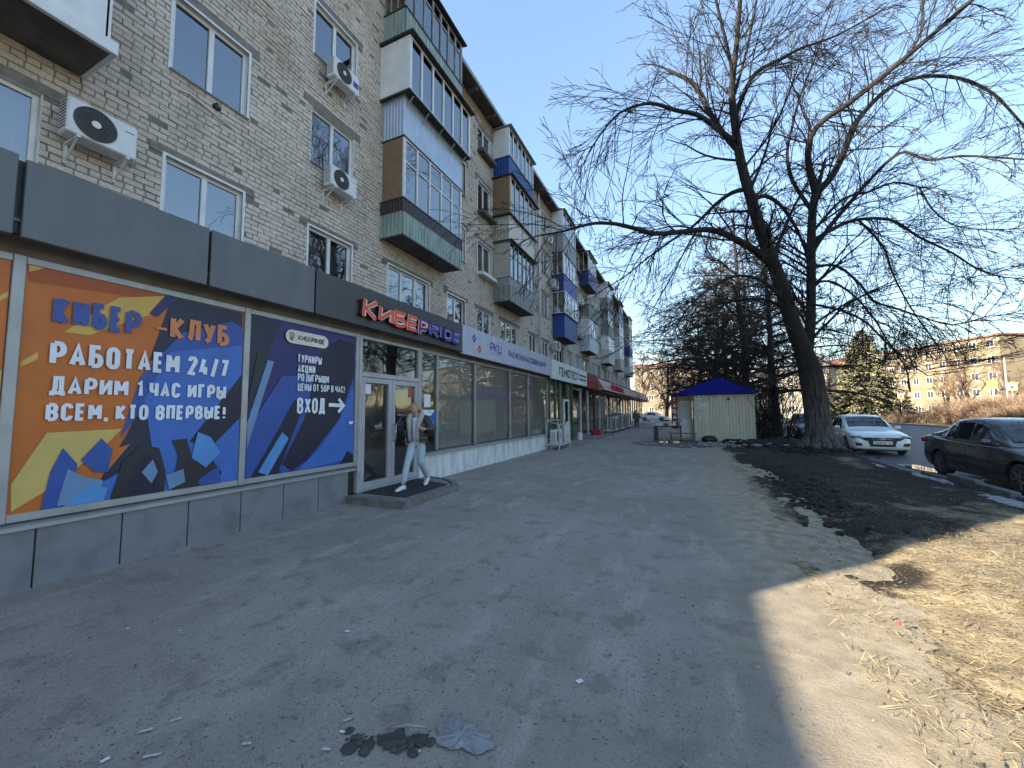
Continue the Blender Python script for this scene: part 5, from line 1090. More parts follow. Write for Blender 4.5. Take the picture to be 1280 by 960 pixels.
# ------------------------------------------------------------------ cars
M('car_white', (.78, .78, .77), (.70, .70, .69), 3, .28, coat=.6); M('car_graphite', (.030, .033, .038), (.06, .055, .05), 2.2, .24, coat=.8, stretch=(1, 1, 2.5)); M('car_navy', (.022, .03, .062), (.03, .036, .06), 3, .3, coat=.6); M('car_red', (.28, .05, .035), (.2, .04, .03), 3, .35, coat=.5)
M('car_silver', (.42, .43, .45), (.36, .37, .38), 3, .3, metal=.5, coat=.4)
M('car_glass', (.012, .014, .017), rough=.04, spec=.9); M('tyre', (.022, .021, .02), (.05, .045, .04), 9, .9); M('rim', (.30, .30, .31), (.2, .19, .18), 5, .4, metal=.6); M('rim_dirty', (.10, .092, .08), (.06, .055, .05), 8, .7)
M('lamp_clear', (.10, .11, .12), rough=.05, spec=.9, coat=1.0); M('lamp_red', (.30, .012, .010), rough=.15, coat=1.0); M('trim_black', (.012, .012, .013), rough=.35); M('chrome', (.6, .6, .62), rough=.15, metal=.9); M('plate_white', (.7, .7, .68), rough=.4); M('seam', (.006, .006, .006), rough=.6)
ST = [(-2.21, .50, .36, .50, .56), (-2.18, .68, .26, .58, .645), (-2.08, .80, .20, .66, .72), (-1.85, .855, .18, .735, .80), (-1.5, .872, .18, .79, .865), (-1.1, .88, .18, .835, .92), (-.8, .882, .18, .865, .965), (-.3, .884, .18, .89, .97), (.3, .884, .18, .905, .98), (.9, .884, .18, .92, .99), (1.35, .88, .19, .935, 1.03), (1.75, .865, .21, .95, 1.07), (2.02, .83, .26, .945, 1.06), (2.14, .77, .32, .91, 1.01), (2.19, .66, .40, .82, .90)]
def cr(P, sub):
    out = []
    for i in range(len(P) - 1):
        a, b_, c, d = [np.array(P[max(0, min(len(P) - 1, k))]) for k in (i - 1, i, i + 1, i + 2)]
        for k in range(sub):
            t = k / sub; out.append(.5 * ((2 * b_) + (c - a) * t + (2 * a - 5 * b_ + 4 * c - d) * t * t + (3 * b_ - a - 3 * c + d) * t ** 3))
    out.append(np.array(P[-1])); return out
def sec(y, w, zl, zs, zt):
    h = [(0, zl), (.70 * w, zl), (.93 * w, zl + .03), (.985 * w, zl + .12), (w, zl + (zs - zl) * .5), (.992 * w, zl + (zs - zl) * .78), (.955 * w, zs), (.90 * w, zs + (zt - zs) * .40), (.76 * w, zs + (zt - zs) * .72), (.45 * w, zs + (zt - zs) * .93), (0, zt)]
    return [(x, y, z) for x, z in h] + [(-x, y, z) for x, z in h[-2:0:-1]]
CAB = [(-.98, .74, .70, .93, .945), (-.62, .79, .675, .95, 1.17), (-.25, .80, .635, .95, 1.375), (.1, .80, .622, .95, 1.465), (.5, .80, .618, .95, 1.485), (.9, .80, .608, .95, 1.455), (1.2, .79, .60, .96, 1.36), (1.5, .775, .63, .98, 1.20), (1.86, .74, .69, 1.03, 1.055)]
def csec(y, wb, wt, z0, z1):
    h = [(0, z0 - .05), (wb, z0 - .05), (wb, z0), (wb + (wt - wb) * .45, z0 + (z1 - z0) * .45), (wt + .02, z1 - .085 * min(1, (z1 - z0) / .3)), (wt - .06, z1 - .028), (wt * .5, z1 - .006), (0, z1)]
    return [(x, y, z) for x, z in h] + [(-x, y, z) for x, z in h[-2:0:-1]]
def bool_cut(mb, cutters):
    me = bpy.data.meshes.new('tmp'); me.from_pydata(mb.v, [], mb.f); bm = bmesh.new(); bm.from_mesh(me); bmesh.ops.recalc_face_normals(bm, faces=bm.faces); bm.to_mesh(me); bm.free()
    o = bpy.data.objects.new('tmp', me); COL.objects.link(o); cs = []
    for c in cutters:
        m_ = bpy.data.meshes.new('tmpc'); m_.from_pydata(c.v, [], c.f); bm = bmesh.new(); bm.from_mesh(m_); bmesh.ops.recalc_face_normals(bm, faces=bm.faces); bm.to_mesh(m_); bm.free()
        q = bpy.data.objects.new('tmpc', m_); COL.objects.link(q); cs.append(q); md = o.modifiers.new('b', 'BOOLEAN'); md.operation = 'DIFFERENCE'; md.object = q; md.solver = 'EXACT'
    dg = bpy.context.evaluated_depsgraph_get(); res = bpy.data.meshes.new_from_object(o.evaluated_get(dg)); r = MB(); r.v = [tuple(v.co) for v in res.vertices]; r.f = [tuple(p.vertices) for p in res.polygons]
    for q in [o] + cs: bpy.data.objects.remove(q)
    return r
AX = (-1.36, 1.28)
_body = {}
def car(label, paint, loc, rz, rim='rim', plate=None, group='parked cars', style='plain', scale=(1, 1, 1)):
    t = thing('parked_car', label, 'car', (0, 0, 0), group)
    if 'b' not in _body:
        bd = MB().loft([sec(*s_) for s_ in cr(ST, 4)]); cut = []
        for ya in AX:
            for sx in (-1, 1): cut.append(MB().cyl((sx * .62, ya, .315), (sx * 1.1, ya, .315), .375, 28))
        b2 = bool_cut(bd, cut); cb = MB().loft([csec(*s_) for s_ in cr(CAB, 4)])
        o = b2.build('body', paint, t, smooth=True, angle=35, fix=True); o2 = cb.build('cabin', paint, t, smooth=True, angle=40, fix=True); _body['b'] = (o.data, o2.data)
    else:
        for nm, me in zip(('body', 'cabin'), _body['b']):
            me = me.copy(); me.materials.clear(); me.materials.append(MATS[paint]); o = bpy.data.objects.new(nm, me); COL.objects.link(o); o.parent = t
    # glass lies a few millimetres proud of the cabin skin, following its sections
    def side(y, u):
        s_ = min(cr(CAB, 12), key=lambda q: abs(q[0] - y)); z0, z1 = s_[3], s_[4] - .085 * min(1, (s_[4] - s_[3]) / .3)
        if u < .45: x = s_[1] + (s_[2] - s_[1]) * u; z = z0 + (s_[4] - z0) * u
        else: f = (u - .45) / .55; xa = s_[1] + (s_[2] - s_[1]) * .45; za = z0 + (s_[4] - z0) * .45; x = xa + (s_[2] + .02 - xa) * f; z = za + (z1 - za) * f
        return x, z
    for sx in (-1, 1):
        for (ya, yb, lo, cut) in ((-.62, .14, .07, 'f'), (.20, .92, .07, ''), (.97, 1.34, .09, 'r')):
            mb = MB(); n = 7; top, bot = [], []
            for i in range(n):
                y = ya + (yb - ya) * i / (n - 1); hi = .93
                if cut == 'f': hi = min(.93, .12 + (y - ya) / .42 * .85)
                if cut == 'r': hi = max(.14, .93 - max(0, (y - ya - .02)) / .34 * .75)
                x, z = side(y, hi); top.append((sx * (x + .006), y, z)); x, z = side(y, lo); bot.append((sx * (x + .006), y, z))
            for i in range(n - 1): mb.quad(bot[i], bot[i + 1], top[i + 1], top[i])
            mb.build('side_window', 'car_glass', t, smooth=True)
        mb = MB(); pts = [(sx * (side(y, .02)[0] + .008), y, side(y, .02)[1]) for y in ls(-.7, 1.42, .2)]; mb.tube(pts, .011, 5); mb.build('window_trim', 'trim_black' if paint != 'car_graphite' else 'chrome', t)
        mb = MB()
        for y in (-.72, .17, 1.02):
            s_ = min(cr(ST, 8), key=lambda q: abs(q[0] - y)); P = sec(*s_); mb.tube([(sx * (P[k][0] + .0), y + (.05 if k > 4 else 0), P[k][2]) for k in (3, 4, 5, 6)], .006, 4)
        mb.build('door_seams', 'seam', t)['kind'] = 'stuff'
        for y in (.0, .88): MB().cbox(sx * .872 - .012, sx * .872 + .012, y - .08, y + .08, .83, .86, .008).build('door_handle', paint, t)
        ell((sx * .93, -.62, .99), (.10, .07, .065)).build('mirror', paint, t, smooth=True)
        # head and tail lamps
        ell((sx * .67, -2.035, .665), (.20, .13, .062)).build('headlight', 'lamp_clear', t, smooth=True)
        ell((sx * .70, -2.02, .675), (.185, .12, .035)).build('headlight_visor', 'trim_black', t, smooth=True)
        ell((sx * .76, 2.06, .88), (.10, .12, .085)).build('tail_light', 'lamp_red', t, smooth=True)
    # windscreen and rear screen
    def screen(ys, wf):
        mb = MB(); P = []
        for y in ys:
            s_ = min(cr(CAB, 12), key=lambda q: abs(q[0] - y)); z1 = s_[4]; w = (s_[2] - .075) * wf; P.append([(-w, y, z1 - .022), (-w * .5, y, z1 - .002), (0, y, z1 + .006), (w * .5, y, z1 - .002), (w, y, z1 - .022)])
        nrm = Vector((0, P[0][0][1] - P[-1][0][1], 0)); up = .012
        P = [[(x, y, z + up) for x, y, z in r] for r in P]
        for a, c in zip(P, P[1:]):
            for k in range(4): mb.quad(a[k], a[k + 1], c[k + 1], c[k])
        return mb
    screen(ls(-.86, -.20, .11), 1.0).build('windscreen', 'car_glass', t, smooth=True)
    screen(ls(1.08, 1.68, .1), .98).build('rear_screen', 'car_glass', t, smooth=True)
    if style == 'front':
        MB().prism([(-.62, .655), (.62, .655), (.50, .555), (.40, .535), (.34, .33), (-.34, .33), (-.40, .535), (-.50, .555)], 1, -2.228, -2.0).build('grille', 'trim_black', t, fix=True)
        for sx in (-1, 1): MB().prism([(sx * .46, .43), (sx * .76, .47), (sx * .74, .355), (sx * .46, .345)], 1, -2.20, -1.95).build('bumper_vent', 'trim_black', t, fix=True)
        mb = MB().cbox(-.30, .30, -2.238, -2.22, .60, .615, .003).cbox(-.09, .09, -2.242, -2.22, .575, .64, .01); mb.build('emblem', 'chrome', t)['kind'] = 'stuff'
        MB().cbox(-.5, .5, -2.2, -2.1, .27, .30, .01).build('bumper_lip', paint, t)
    else:
        MB().cbox(-.40, .40, -2.19, -2.0, .50, .62, .02).build('grille', 'trim_black', t); MB().cbox(-.5, .5, -2.18, -2.0, .28, .38, .02).build('bumper_vent', 'trim_black', t)
    p = MB().cbox(-.27, .27, -2.252, -2.205, .415, .53, .004).build('number_plate', 'plate_white', t)
    if plate:
        mb = MB(); text(mb, plate, lambda u, v, l: (u, -2.2535 - l, v), -.235, .47, .44, .066, .2); mb.build('plate_lettering', 'trim_black', p)
    for k, ya in enumerate(AX):
        for sx in (-1, 1):
            w = MB().lathe([(.17, -.09), (.27, -.095), (.305, -.07), (.315, 0), (.305, .07), (.27, .095), (.17, .09)], (sx * .77, ya, .315), 0, 28).build('wheel', 'tyre', t, smooth=True, angle=50)
            mb = MB().lathe([(.20, 0), (.20, .02), (.185, .02), (.185, .0), (.02, .0)], (sx * .85, ya, .315), 0, 24) if sx > 0 else MB().lathe([(.20, 0), (.20, -.02), (.185, -.02), (.185, .0), (.02, .0)], (sx * .85, ya, .315), 0, 24)
            for q in range(7):
                a = 2 * math.pi * q / 7; mb.tube([(sx * .862, ya + .03 * math.cos(a), .315 + .03 * math.sin(a)), (sx * .866, ya + .19 * math.cos(a), .315 + .19 * math.sin(a))], [.03, .018], 6)
            mb.cyl((sx * .85, ya, .315), (sx * .878, ya, .315), .035, 10); mb.build('rim', rim, w)
            MB().cyl((sx * .64, ya, .315), (sx * .74, ya, .315), .2, 16).build('brake_drum', 'trim_black', w)
    MB().box(-.6, .6, -2.0, 1.95, .16, .26).build('underbody', 'trim_black', t)
    MB().tube([(0, .98, 1.45), (0, 1.06, 1.50)], .008, 5).build('aerial', 'trim_black', t)
    t.location = loc; t.rotation_euler = (0, 0, rz); t.scale = scale
    return t
car('white sedan with black grille facing us behind the big tree trunk', 'car_white', (6.55, 20.9, -.075), math.radians(-3), plate='К616НУ 16', style='front')
car('dusty dark grey sedan seen from the side, cut off at the right edge', 'car_graphite', (6.62, 12.3, -.075), math.radians(0), rim='rim_dirty')
car('dark blue car half hidden left of the big tree trunk', 'car_navy', (6.6, 29.2, -.075), math.radians(-4))
car('far silver car just left of the dark blue one', 'car_silver', (6.4, 38.5, -.075), math.radians(-2))
car('pale car parked beyond the end of the shop canopy', 'car_white', (-4.9, 66, .0), math.radians(75), group='parked cars')
car('small red-topped car far behind the bush', 'car_red', (7.0, 47, -.075), 0)

# ------------------------------------------------------------------ the blue-roofed stall
M('stall_siding', (.60, .565, .44), (.48, .45, .34), 4, .6, .1, 20, stretch=(1, 1, .3)); M('stall_blue', (.006, .014, .27), (.005, .011, .22), 2, .65, spec=.2); M('peeling', (.62, .60, .53), (.42, .40, .32), 30, .8); M('tabak_red', (.15, .018, .012), (.11, .014, .010), 6, .5); M('wood_old', (.20, .165, .12), (.10, .085, .065), 14, .85, .3, 30, stretch=(.3, 1, 1)); M('paper', (.74, .74, .71), (.6, .6, .58), 20, .8)
K = thing('market_stall', 'small cream metal-sided stall with a blue gable roof on the pavement', 'stall', (1.6, 24.2, 0))
kx0, kx1, ky = .24, 3.05, 23.1
mb = MB(); corr(mb, (kx0, ky), (kx1, ky), .02, 2.43, .15, .02, (0, -1)); mb.build('front_wall', 'stall_siding', K)
MB().box(kx0 + .02, kx1 - .02, ky + .04, 26.2, .0, 2.43).build('walls', 'stall_siding', K)
MB().box(kx0 - .03, kx0 + .03, ky - .03, ky + .06, 0, 2.44).build('corner_post', 'dark_metal', K); MB().box(kx1 - .03, kx1 + .02, ky - .03, ky + .06, 0, 2.44).build('corner_post', 'stall_siding', K)
r = MB().prism([(-.72, 2.46), (3.2, 2.46), (3.2, 2.50), (1.55, 3.32), (1.45, 3.32), (-.72, 2.50)], 1, ky - .22, 26.5).build('roof', 'stall_blue', K, fix=True)
mb = MB()
for k in range(14):
    xx = -.6 + k * .29; zt = 2.5 + (1 - abs(xx - 1.5) / 2.2) * .8
    if zt > 2.56: mb.box(xx, xx + .018, ky - .228, ky - .219, 2.47, zt - .02)
mb.build('roof_ribs', 'stall_blue', r)['kind'] = 'stuff'
MB().cbox(.0, .3, ky - .235, ky - .2, 2.40, 2.455, .01).build('bracket', 'dark_metal', K)
rg = random.Random(4)
for k in range(46):
    x = kx0 + .05 + abs(rg.gauss(0, .55)); z = 2.35 - abs(rg.gauss(0, .55))
    if x > 2.9 or z < 1.1: continue
    s1, s2 = rg.uniform(.03, .12), rg.uniform(.02, .09); MB().quad(*[(x + s1 * math.cos(a) * rg.uniform(.6, 1.2), ky - .0225 - k * .0001, z + s2 * math.sin(a) * rg.uniform(.6, 1.2)) for a in [6.283 * i / 7 for i in range(7)]]).build('paper_remnant', 'paper' if k % 3 else 'peeling', K)
MB().cbox(1.86, 1.98, ky - .06, ky - .01, 2.14, 2.26, .01).build('wall_lamp', 'dark_metal', K)
MB().tube([(2.75, ky - .03, 2.35), (3.0, ky - .03, 1.75)], .01, 5).build('cable', 'dark_metal', K)
MB().box(-.52, kx0 - .04, 24.0, 24.1, 0, 2.44).build('porch_wall', 'stall_siding', K)
d = MB().cbox(-.44, .10, 23.94, 23.995, .12, 2.15, .008).build('door', 'white_pvc', K); MB().box(-.40, .06, 23.93, 23.94, 1.1, 2.05).build('door_panel', 'light_grey_sheet', d); MB().cbox(-.42, -.38, 23.9, 23.94, 1.0, 1.1, .005).build('handle', 'dark_metal', d)
MB().prism([(-.95, 2.5), (-.3, 2.5), (-.3, 2.62), (-.95, 2.62)], 1, 23.4, 26.3).build('porch_roof', M('rust_roof', (.05, .035, .03), (.08, .05, .04), 5, .8), K)
t = thing('stall_sign', 'narrow dark red upright sign with white letters on the stall porch', 'sign', (-.7, 23.7, .8))
MB().cbox(-.86, -.52, 23.66, 23.72, .62, 2.42, .01).build('board', 'tabak_red', t)
for k, ch in enumerate('ТАБАК'):
    mb = MB(); text(mb, ch, lambda u, v, l: (u, 23.656 - l, v), -.79, .20, 2.10 - k * .32, .24, .26); mb.build('letter', 'p_white', t)
t = thing('display_table', 'black-topped selling table standing left of the stall door', 'table', (-1.1, 22.9, 0))
MB().cbox(-1.75, -.35, 22.75, 23.5, .74, .80, .01).build('top', 'trim_black', t); MB().box(-1.75, -1.55, 22.78, 23.45, .02, .74).build('side_panel', 'trim_black', t)
for x in (-.42,): MB().cbox(x, x + .06, 22.8, 22.86, .0, .74, .006).build('leg', 'trim_black', t)
for k, (x, w) in enumerate(((-1.6, .28), (-1.25, .22), (-.95, .3))): tag(MB().cbox(x, x + w, 22.95, 23.25, .802, .90 + .03 * (k % 2), .015).build('goods_box', 'paper' if k != 1 else 'wood_old'), ['white carton at the left end of the black-topped table', 'brown carton between two white ones on the black-topped table', 'white carton nearest the red sign on the black-topped table'][k], 'box', 'cartons on the selling table')
t = thing('bench', 'low wooden plank bench in front of the stall door', 'bench', (-.3, 22.3, 0))
for k in range(2): MB().cbox(-1.0, .35, 22.1 + k * .2, 22.28 + k * .2, .42, .46, .006).build('plank', 'wood_old', t)
for x in (-.9, .2): MB().cbox(x, x + .07, 22.15, 22.42, .0, .42, .006).build('leg', 'wood_old', t)
o = ell((.95, 22.75, .12), (.38, .22, .22)).build('rubbish_sack', M('black_sack', (.012, .012, .012), rough=.4, bump=.8, bscale=8), smooth=True); tag(o, 'dark lumpy rubbish sack lying against the stall wall', 'sack')

# ------------------------------------------------------------------ things standing along the shop fronts
M('cage_paint', (.56, .57, .56), (.40, .39, .36), 8, .6)
def frame(mb, x0, x1, y0, y1, z0, z1, z1b=None, r=.022):
    z1b = z1 if z1b is None else z1b
    for (x, y, zt) in ((x0, y0, z1), (x1, y0, z1b), (x1, y1, z1b), (x0, y1, z1)): mb.box(x - r, x + r, y - r, y + r, 0.0, zt)
    for z in (z0,): mb.box(x0, x1, y0 - r, y0 + r, z - r, z + r).box(x0, x1, y1 - r, y1 + r, z - r, z + r).box(x0 - r * .9, x0 + r * .9, y0, y1, z - r * .9, z + r * .9).box(x1 - r * .9, x1 + r * .9, y0, y1, z - r * .9, z + r * .9)
    mb.tube([(x0, y0, z1), (x1, y0, z1b), (x1, y1, z1b), (x0, y1, z1)], r, 4, closed=True)
t = thing('condenser_cage', 'welded cage on legs holding a condenser unit beside the laboratory door', 'cage', (-5.2, 16.6, 0)); mb = MB(); frame(mb, -5.52, -4.95, 15.85, 17.5, .2, 1.22, 1.05); mb.build('cage_frame', 'cage_paint', t)
MB().box(-5.52, -4.95, 15.85, 17.5, .222, .24).build('tray', 'cage_paint', t); MB().box(-4.965, -4.955, 16.75, 17.5, .24, .62).build('side_sheet', 'cage_paint', t)
mb = MB()
for k in range(4): mb.tube([(-4.95, 15.95 + k * .38, .24), (-4.95, 15.95 + k * .38, 1.05)], .008, 4)
mb.build('bars', 'cage_paint', t)['kind'] = 'stuff'
aircon('boxed condenser unit standing inside the welded cage', 15.95, .245, .8, .58, .3, 0, -5.4, None, 'condenser units at pavement level')
t = thing('rack', 'tall white steel rack standing on the pavement under the red canopy', 'rack', (-5.2, 27.4, 0)); mb = MB(); frame(mb, -5.5, -4.95, 26.7, 27.9, .3, 2.0, 1.9, .03); mb.build('rack_frame', 'cage_paint', t)
for z in (.3, 1.1): MB().box(-5.5, -4.95, 26.7, 27.9, z + .03, z + .05).build('shelf', 'cage_paint', t)
tag(MB().cbox(-5.5, -5.05, 24.6, 25.5, .0, .45, .02).build('crate', 'sign_red'), 'red plastic crate on the pavement by the far shop entrance', 'crate')
tag(MB().lathe([(.13, 0), (.15, .45), (.155, .45), (.155, .47), (.14, .47)], (-5.3, 20.6, .0), 2, 16).build('bin', 'white_pvc', smooth=True, angle=40), 'white plastic bin right of the laboratory door', 'bin')
for k, (y, w, h, mt) in enumerate(((29.0, .9, 1.15, 'grey_sheet'), (30.6, .8, 1.2, 'light_grey_sheet'), (32.2, .9, 1.3, 'grey_sheet'), (33.8, .8, 1.3, 'zinc'), (35.4, .9, 1.3, 'grey_sheet'), (38.0, .9, 1.4, 'light_grey_sheet'))):
    t = thing('vending_cabinet', ['squat grey steel cabinet nearest the tall white rack', 'light grey cabinet second after the tall white rack', 'grey steel cabinet third after the tall white rack', 'bluish cabinet in the middle of the cabinet line', 'grey cabinet just before the far pedestrian', 'pale cabinet beside the far pedestrian'][k], 'cabinet', (-5.2, y, 0), 'steel cabinets along the far shops')
    MB().cbox(-5.5, -5.0, y, y + w, .12, h, .015).build('body', mt, t); MB().box(-5.03, -4.995, y + .08, y + w - .08, .3, h - .15).build('door', 'dark_metal', t)
    for q in (y + .08, y + w - .14):
        MB().box(-5.48, -5.02, q, q + .06, 0, .12).build('foot', 'dark_metal', t)
MB().box(-5.58, -4.6, 18.2, 20.4, -.02, .1).build('door_step', 'concrete', SHOP); MB().box(-5.58, -4.7, 22.5, 26.2, -.02, .12).build('door_step', 'concrete', SHOP)

# ------------------------------------------------------------------ houses and street things in the distance
M('ochre_wall', (.235, .19, .125), (.18, .146, .097), .6, .9, .2, 6); M('pale_wall', (.30, .27, .222), (.25, .225, .185), .8, .9); M('roof_rust', (.24, .10, .07), (.17, .075, .055), 2, .8); M('far_window', (.05, .06, .07), rough=.1, spec=.8); M('slate', (.16, .165, .17), (.11, .115, .12), 2, .8)
def house(label, loc, rz, ln, dp, h, wall, roof, rows, nc, gable=0.0, ww=1.3, wh=1.45):
    t = thing('house', label, 'building', (0, 0, 0)); MB().box(0, ln, 0, dp, -.5, h).build('wall', wall, t)
    if gable: MB().prism([(-.4, h + .05), (dp + .4, h + .05), (dp * .5, h + gable)], 0, -.4, ln + .4).build('roof', roof, t, fix=True)
    else: MB().box(-.3, ln + .3, -.4, dp + .3, h + .004, h + .3).build('roof', roof, t)
    proto = None; st = ln / nc; fh = h / rows
    for r_ in range(rows):
        for c in range(nc):
            x, z = st * (c + .5), fh * (r_ + .35)
            if proto is None:
                proto = MB().box(-ww / 2, ww / 2, -.05, .12, 0, wh).build('window', 'white_paint', t); MB().box(-ww / 2 + .09, -.05, -.062, -.052, .09, wh - .09).build('pane', 'far_window', proto); MB().box(.05, ww / 2 - .09, -.062, -.052, .09, wh - .09).build('pane', 'far_window', proto); w = proto
            else: w = dup(proto, t)
            w.location = (x, 0, z)
    t.location = loc; t.rotation_euler = (0, 0, rz); return t
a_ = math.radians(-69.0)
house('long ochre five-storey block seen behind bare trees on the right', (42.5, 124.5, 0), a_, 26, 12, 15.0, 'ochre_wall', 'roof_rust', 5, 9)
house('lower yellow house with rusty roof left of the ochre block', (24, 125, 0), a_ + .1, 14, 11, 12, 'pale_wall', 'roof_rust', 4, 5, 2.0)
house('pale house with grey gable roof behind the tree trunk', (15, 108, 0), -.25, 13, 10, 9.5, 'pale_wall', 'slate', 3, 5, 3.5)
house('yellow house closing the street beyond the apartment house', (-14, 120, 0), .05, 26, 12, 14, 'ochre_wall', 'roof_rust', 4, 9, 2.0)
house('pale block far behind the dark row of trees', (6, 150, 0), -.1, 34, 12, 15, 'pale_wall', 'slate', 5, 11)
M('sign_yellow', rgb(232, 206, 60), rough=.5); M('sign_blue', rgb(40, 80, 160), rough=.5); M('pole_grey', (.45, .46, .46), (.36, .37, .37), 5, .6)
def crossing_sign(label, px, py, depth, bare=False):
    c = Vector(atD(px, py, depth)); t = thing('crossing_sign', label, 'road sign', (c.x, c.y, 0), 'pedestrian crossing signs'); nd = Vector((-c.x, -c.y, 0)).normalized(); sd = Vector((-nd.y, nd.x, 0))
    MB().tube([(c.x, c.y, -.2), (c.x, c.y, c.z + .5)], .035, 8).build('post', 'pole_grey', t)
    def bd(w, h, off, mt, nm, tri=False):
        P = [(-w, -h), (w, -h), (w, h), (-w, h)] if not tri else [(-w, -h), (w, -h), (0, h)]; b_ = MB(); f = c + nd * (.05 + off); b_.add([f + sd * x + Vector((0, 0, z)) for x, z in P] + [f - nd * .015 + sd * x + Vector((0, 0, z)) for x, z in P], [tuple(range(len(P))), tuple(range(2 * len(P) - 1, len(P) - 1, -1))] + [(i, i + len(P), (i + 1) % len(P) + len(P), (i + 1) % len(P)) for i in range(len(P))]); b_.build(nm, mt, t, fix=True)
    bd(.30, .36, 0, 'sign_yellow', 'backing'); bd(.22, .27, .02, 'plate_white' if not bare else 'sign_yellow', 'board'); 
    if not bare: bd(.15, .19, .04, 'p_char', 'symbol', True)
crossing_sign('yellow-framed crossing sign beside the low hedge near the spruce', 1126, 495, 52); crossing_sign('plain yellow sign board over the tall hedge at the right', 1240, 481, 36, True); crossing_sign('yellow-framed crossing sign nearest the right edge', 1265, 483, 36)
t = thing('street_pole', 'thin pale street pole behind the hedge at the right', 'pole', (*atD(1258, 480, 44)[:2], 0)); q = atD(1258, 480, 44); MB().tube([(q[0], q[1], -.2), (q[0], q[1], 7.5)], [.09, .06], 8).build('mast', 'pole_grey', t); MB().tube([(q[0], q[1], 7.4), (q[0] - .9, q[1] - .3, 7.7)], .035, 6).build('arm', 'pole_grey', t)
# ------------------------------------------------------------------ people
M('skin', (.52, .33, .25), (.46, .28, .21), 20, .55); M('hair_blond', (.38, .26, .14), (.24, .155, .08), 60, .6, stretch=(1, 1, .2)); M('puffer_black', (.012, .012, .013), (.02, .02, .021), 12, .38); M('fur_grey', (.50, .44, .40), (.30, .26, .235), 50, .95); M('jeans_pale', (.42, .50, .56), (.33, .40, .46), 14, .85); M('shirt_white', (.66, .65, .68), (.52, .51, .56), 10, .8); M('sneaker', (.72, .71, .68), (.58, .57, .54), 20, .6); M('dark_trousers', (.015, .015, .018), rough=.85); M('grey_jacket', (.16, .15, .15), (.10, .095, .095), 6, .8); M('eye_dark', (.02, .015, .012), rough=.3); M('lip', (.36, .14, .12), rough=.5); M('hair_dark', (.03, .024, .02), rough=.7)
def skin_mesh(nodes, edges, sub=2):
    me = bpy.data.meshes.new('tmp'); me.from_pydata([n[0] for n in nodes], edges, []); o = bpy.data.objects.new('tmp', me); COL.objects.link(o)
    o.modifiers.new('s', 'SKIN'); sv = me.skin_vertices[0].data
    for i, n in enumerate(nodes):
        r = n[1]; sv[i].radius = r if isinstance(r, tuple) else (r, r); sv[i].use_root = (i == 0)
    md = o.modifiers.new('u', 'SUBSURF'); md.levels = sub; md.render_levels = sub
    dg = bpy.context.evaluated_depsgraph_get(); res = bpy.data.meshes.new_from_object(o.evaluated_get(dg)); r = MB(); r.v = [tuple(v.co) for v in res.vertices]; r.f = [tuple(p.vertices) for p in res.polygons]; bpy.data.objects.remove(o); return r
def head_mesh(c, turn, nod):
    mb = ell((0, 0, 0), (.073, .088, .112), 24, 18); V = []
    for x, y, z in mb.v:
        if y < 0:
            f = math.exp(-((x / .016) ** 2)) * math.exp(-(((z + .012) / .026) ** 2)); y -= .024 * f                    # nose
            e = math.exp(-(((abs(x) - .03) / .016) ** 2)) * math.exp(-(((z - .012) / .012) ** 2)); y += .009 * e          # eye sockets
            m_ = math.exp(-((x / .022) ** 2)) * math.exp(-(((z + .052) / .008) ** 2)); y -= .005 * m_
        if z < -.03: x *= 1 - .9 * (-.03 - z) * 3; y += .1 * (-.03 - z) * (1 if y > 0 else 0)
        V.append((x, y, z))
    mb.v = V
    for sx in (-1, 1): e = ell((sx * .074, .008, -.004), (.012, .022, .032), 8, 6); mb.add(e.v, e.f)
    Rm = Matrix.Rotation(turn, 3, 'Z') @ Matrix.Rotation(nod, 3, 'X'); f = lambda p: tuple(Rm @ Vector(p) + Vector(c)); mb.v = [f(p) for p in mb.v]; return mb, f
def hand(mb, w, d, side):
    """palm and five unequal, bent fingers; d = pointing direction"""
    d = Vector(d).normalized(); w = Vector(w); s_ = d.cross(Vector((0, -1, 0))); s_ = s_.normalized() if s_.length > .1 else Vector((1, 0, 0)); n = d.cross(s_)
    mb.tube([w, w + d * .045, w + d * .085], [.024, .032, .030], 8)
    for k, (o, ln) in enumerate(((-.024, .062), (-.008, .072), (.008, .068), (.023, .052))):
        b_ = w + d * .08 + s_ * o; mb.tube([b_, b_ + d * ln * .45 + n * .008, b_ + d * ln * .75 + n * .026, b_ + d * ln * .85 + n * .042], [.009, .0085, .008, .006], 6)
    b_ = w + d * .03 - s_ * .03; mb.tube([b_, b_ + d * .03 - s_ * .02, b_ + d * .055 - s_ * .018 + n * .012], [.010, .0095, .007], 6)
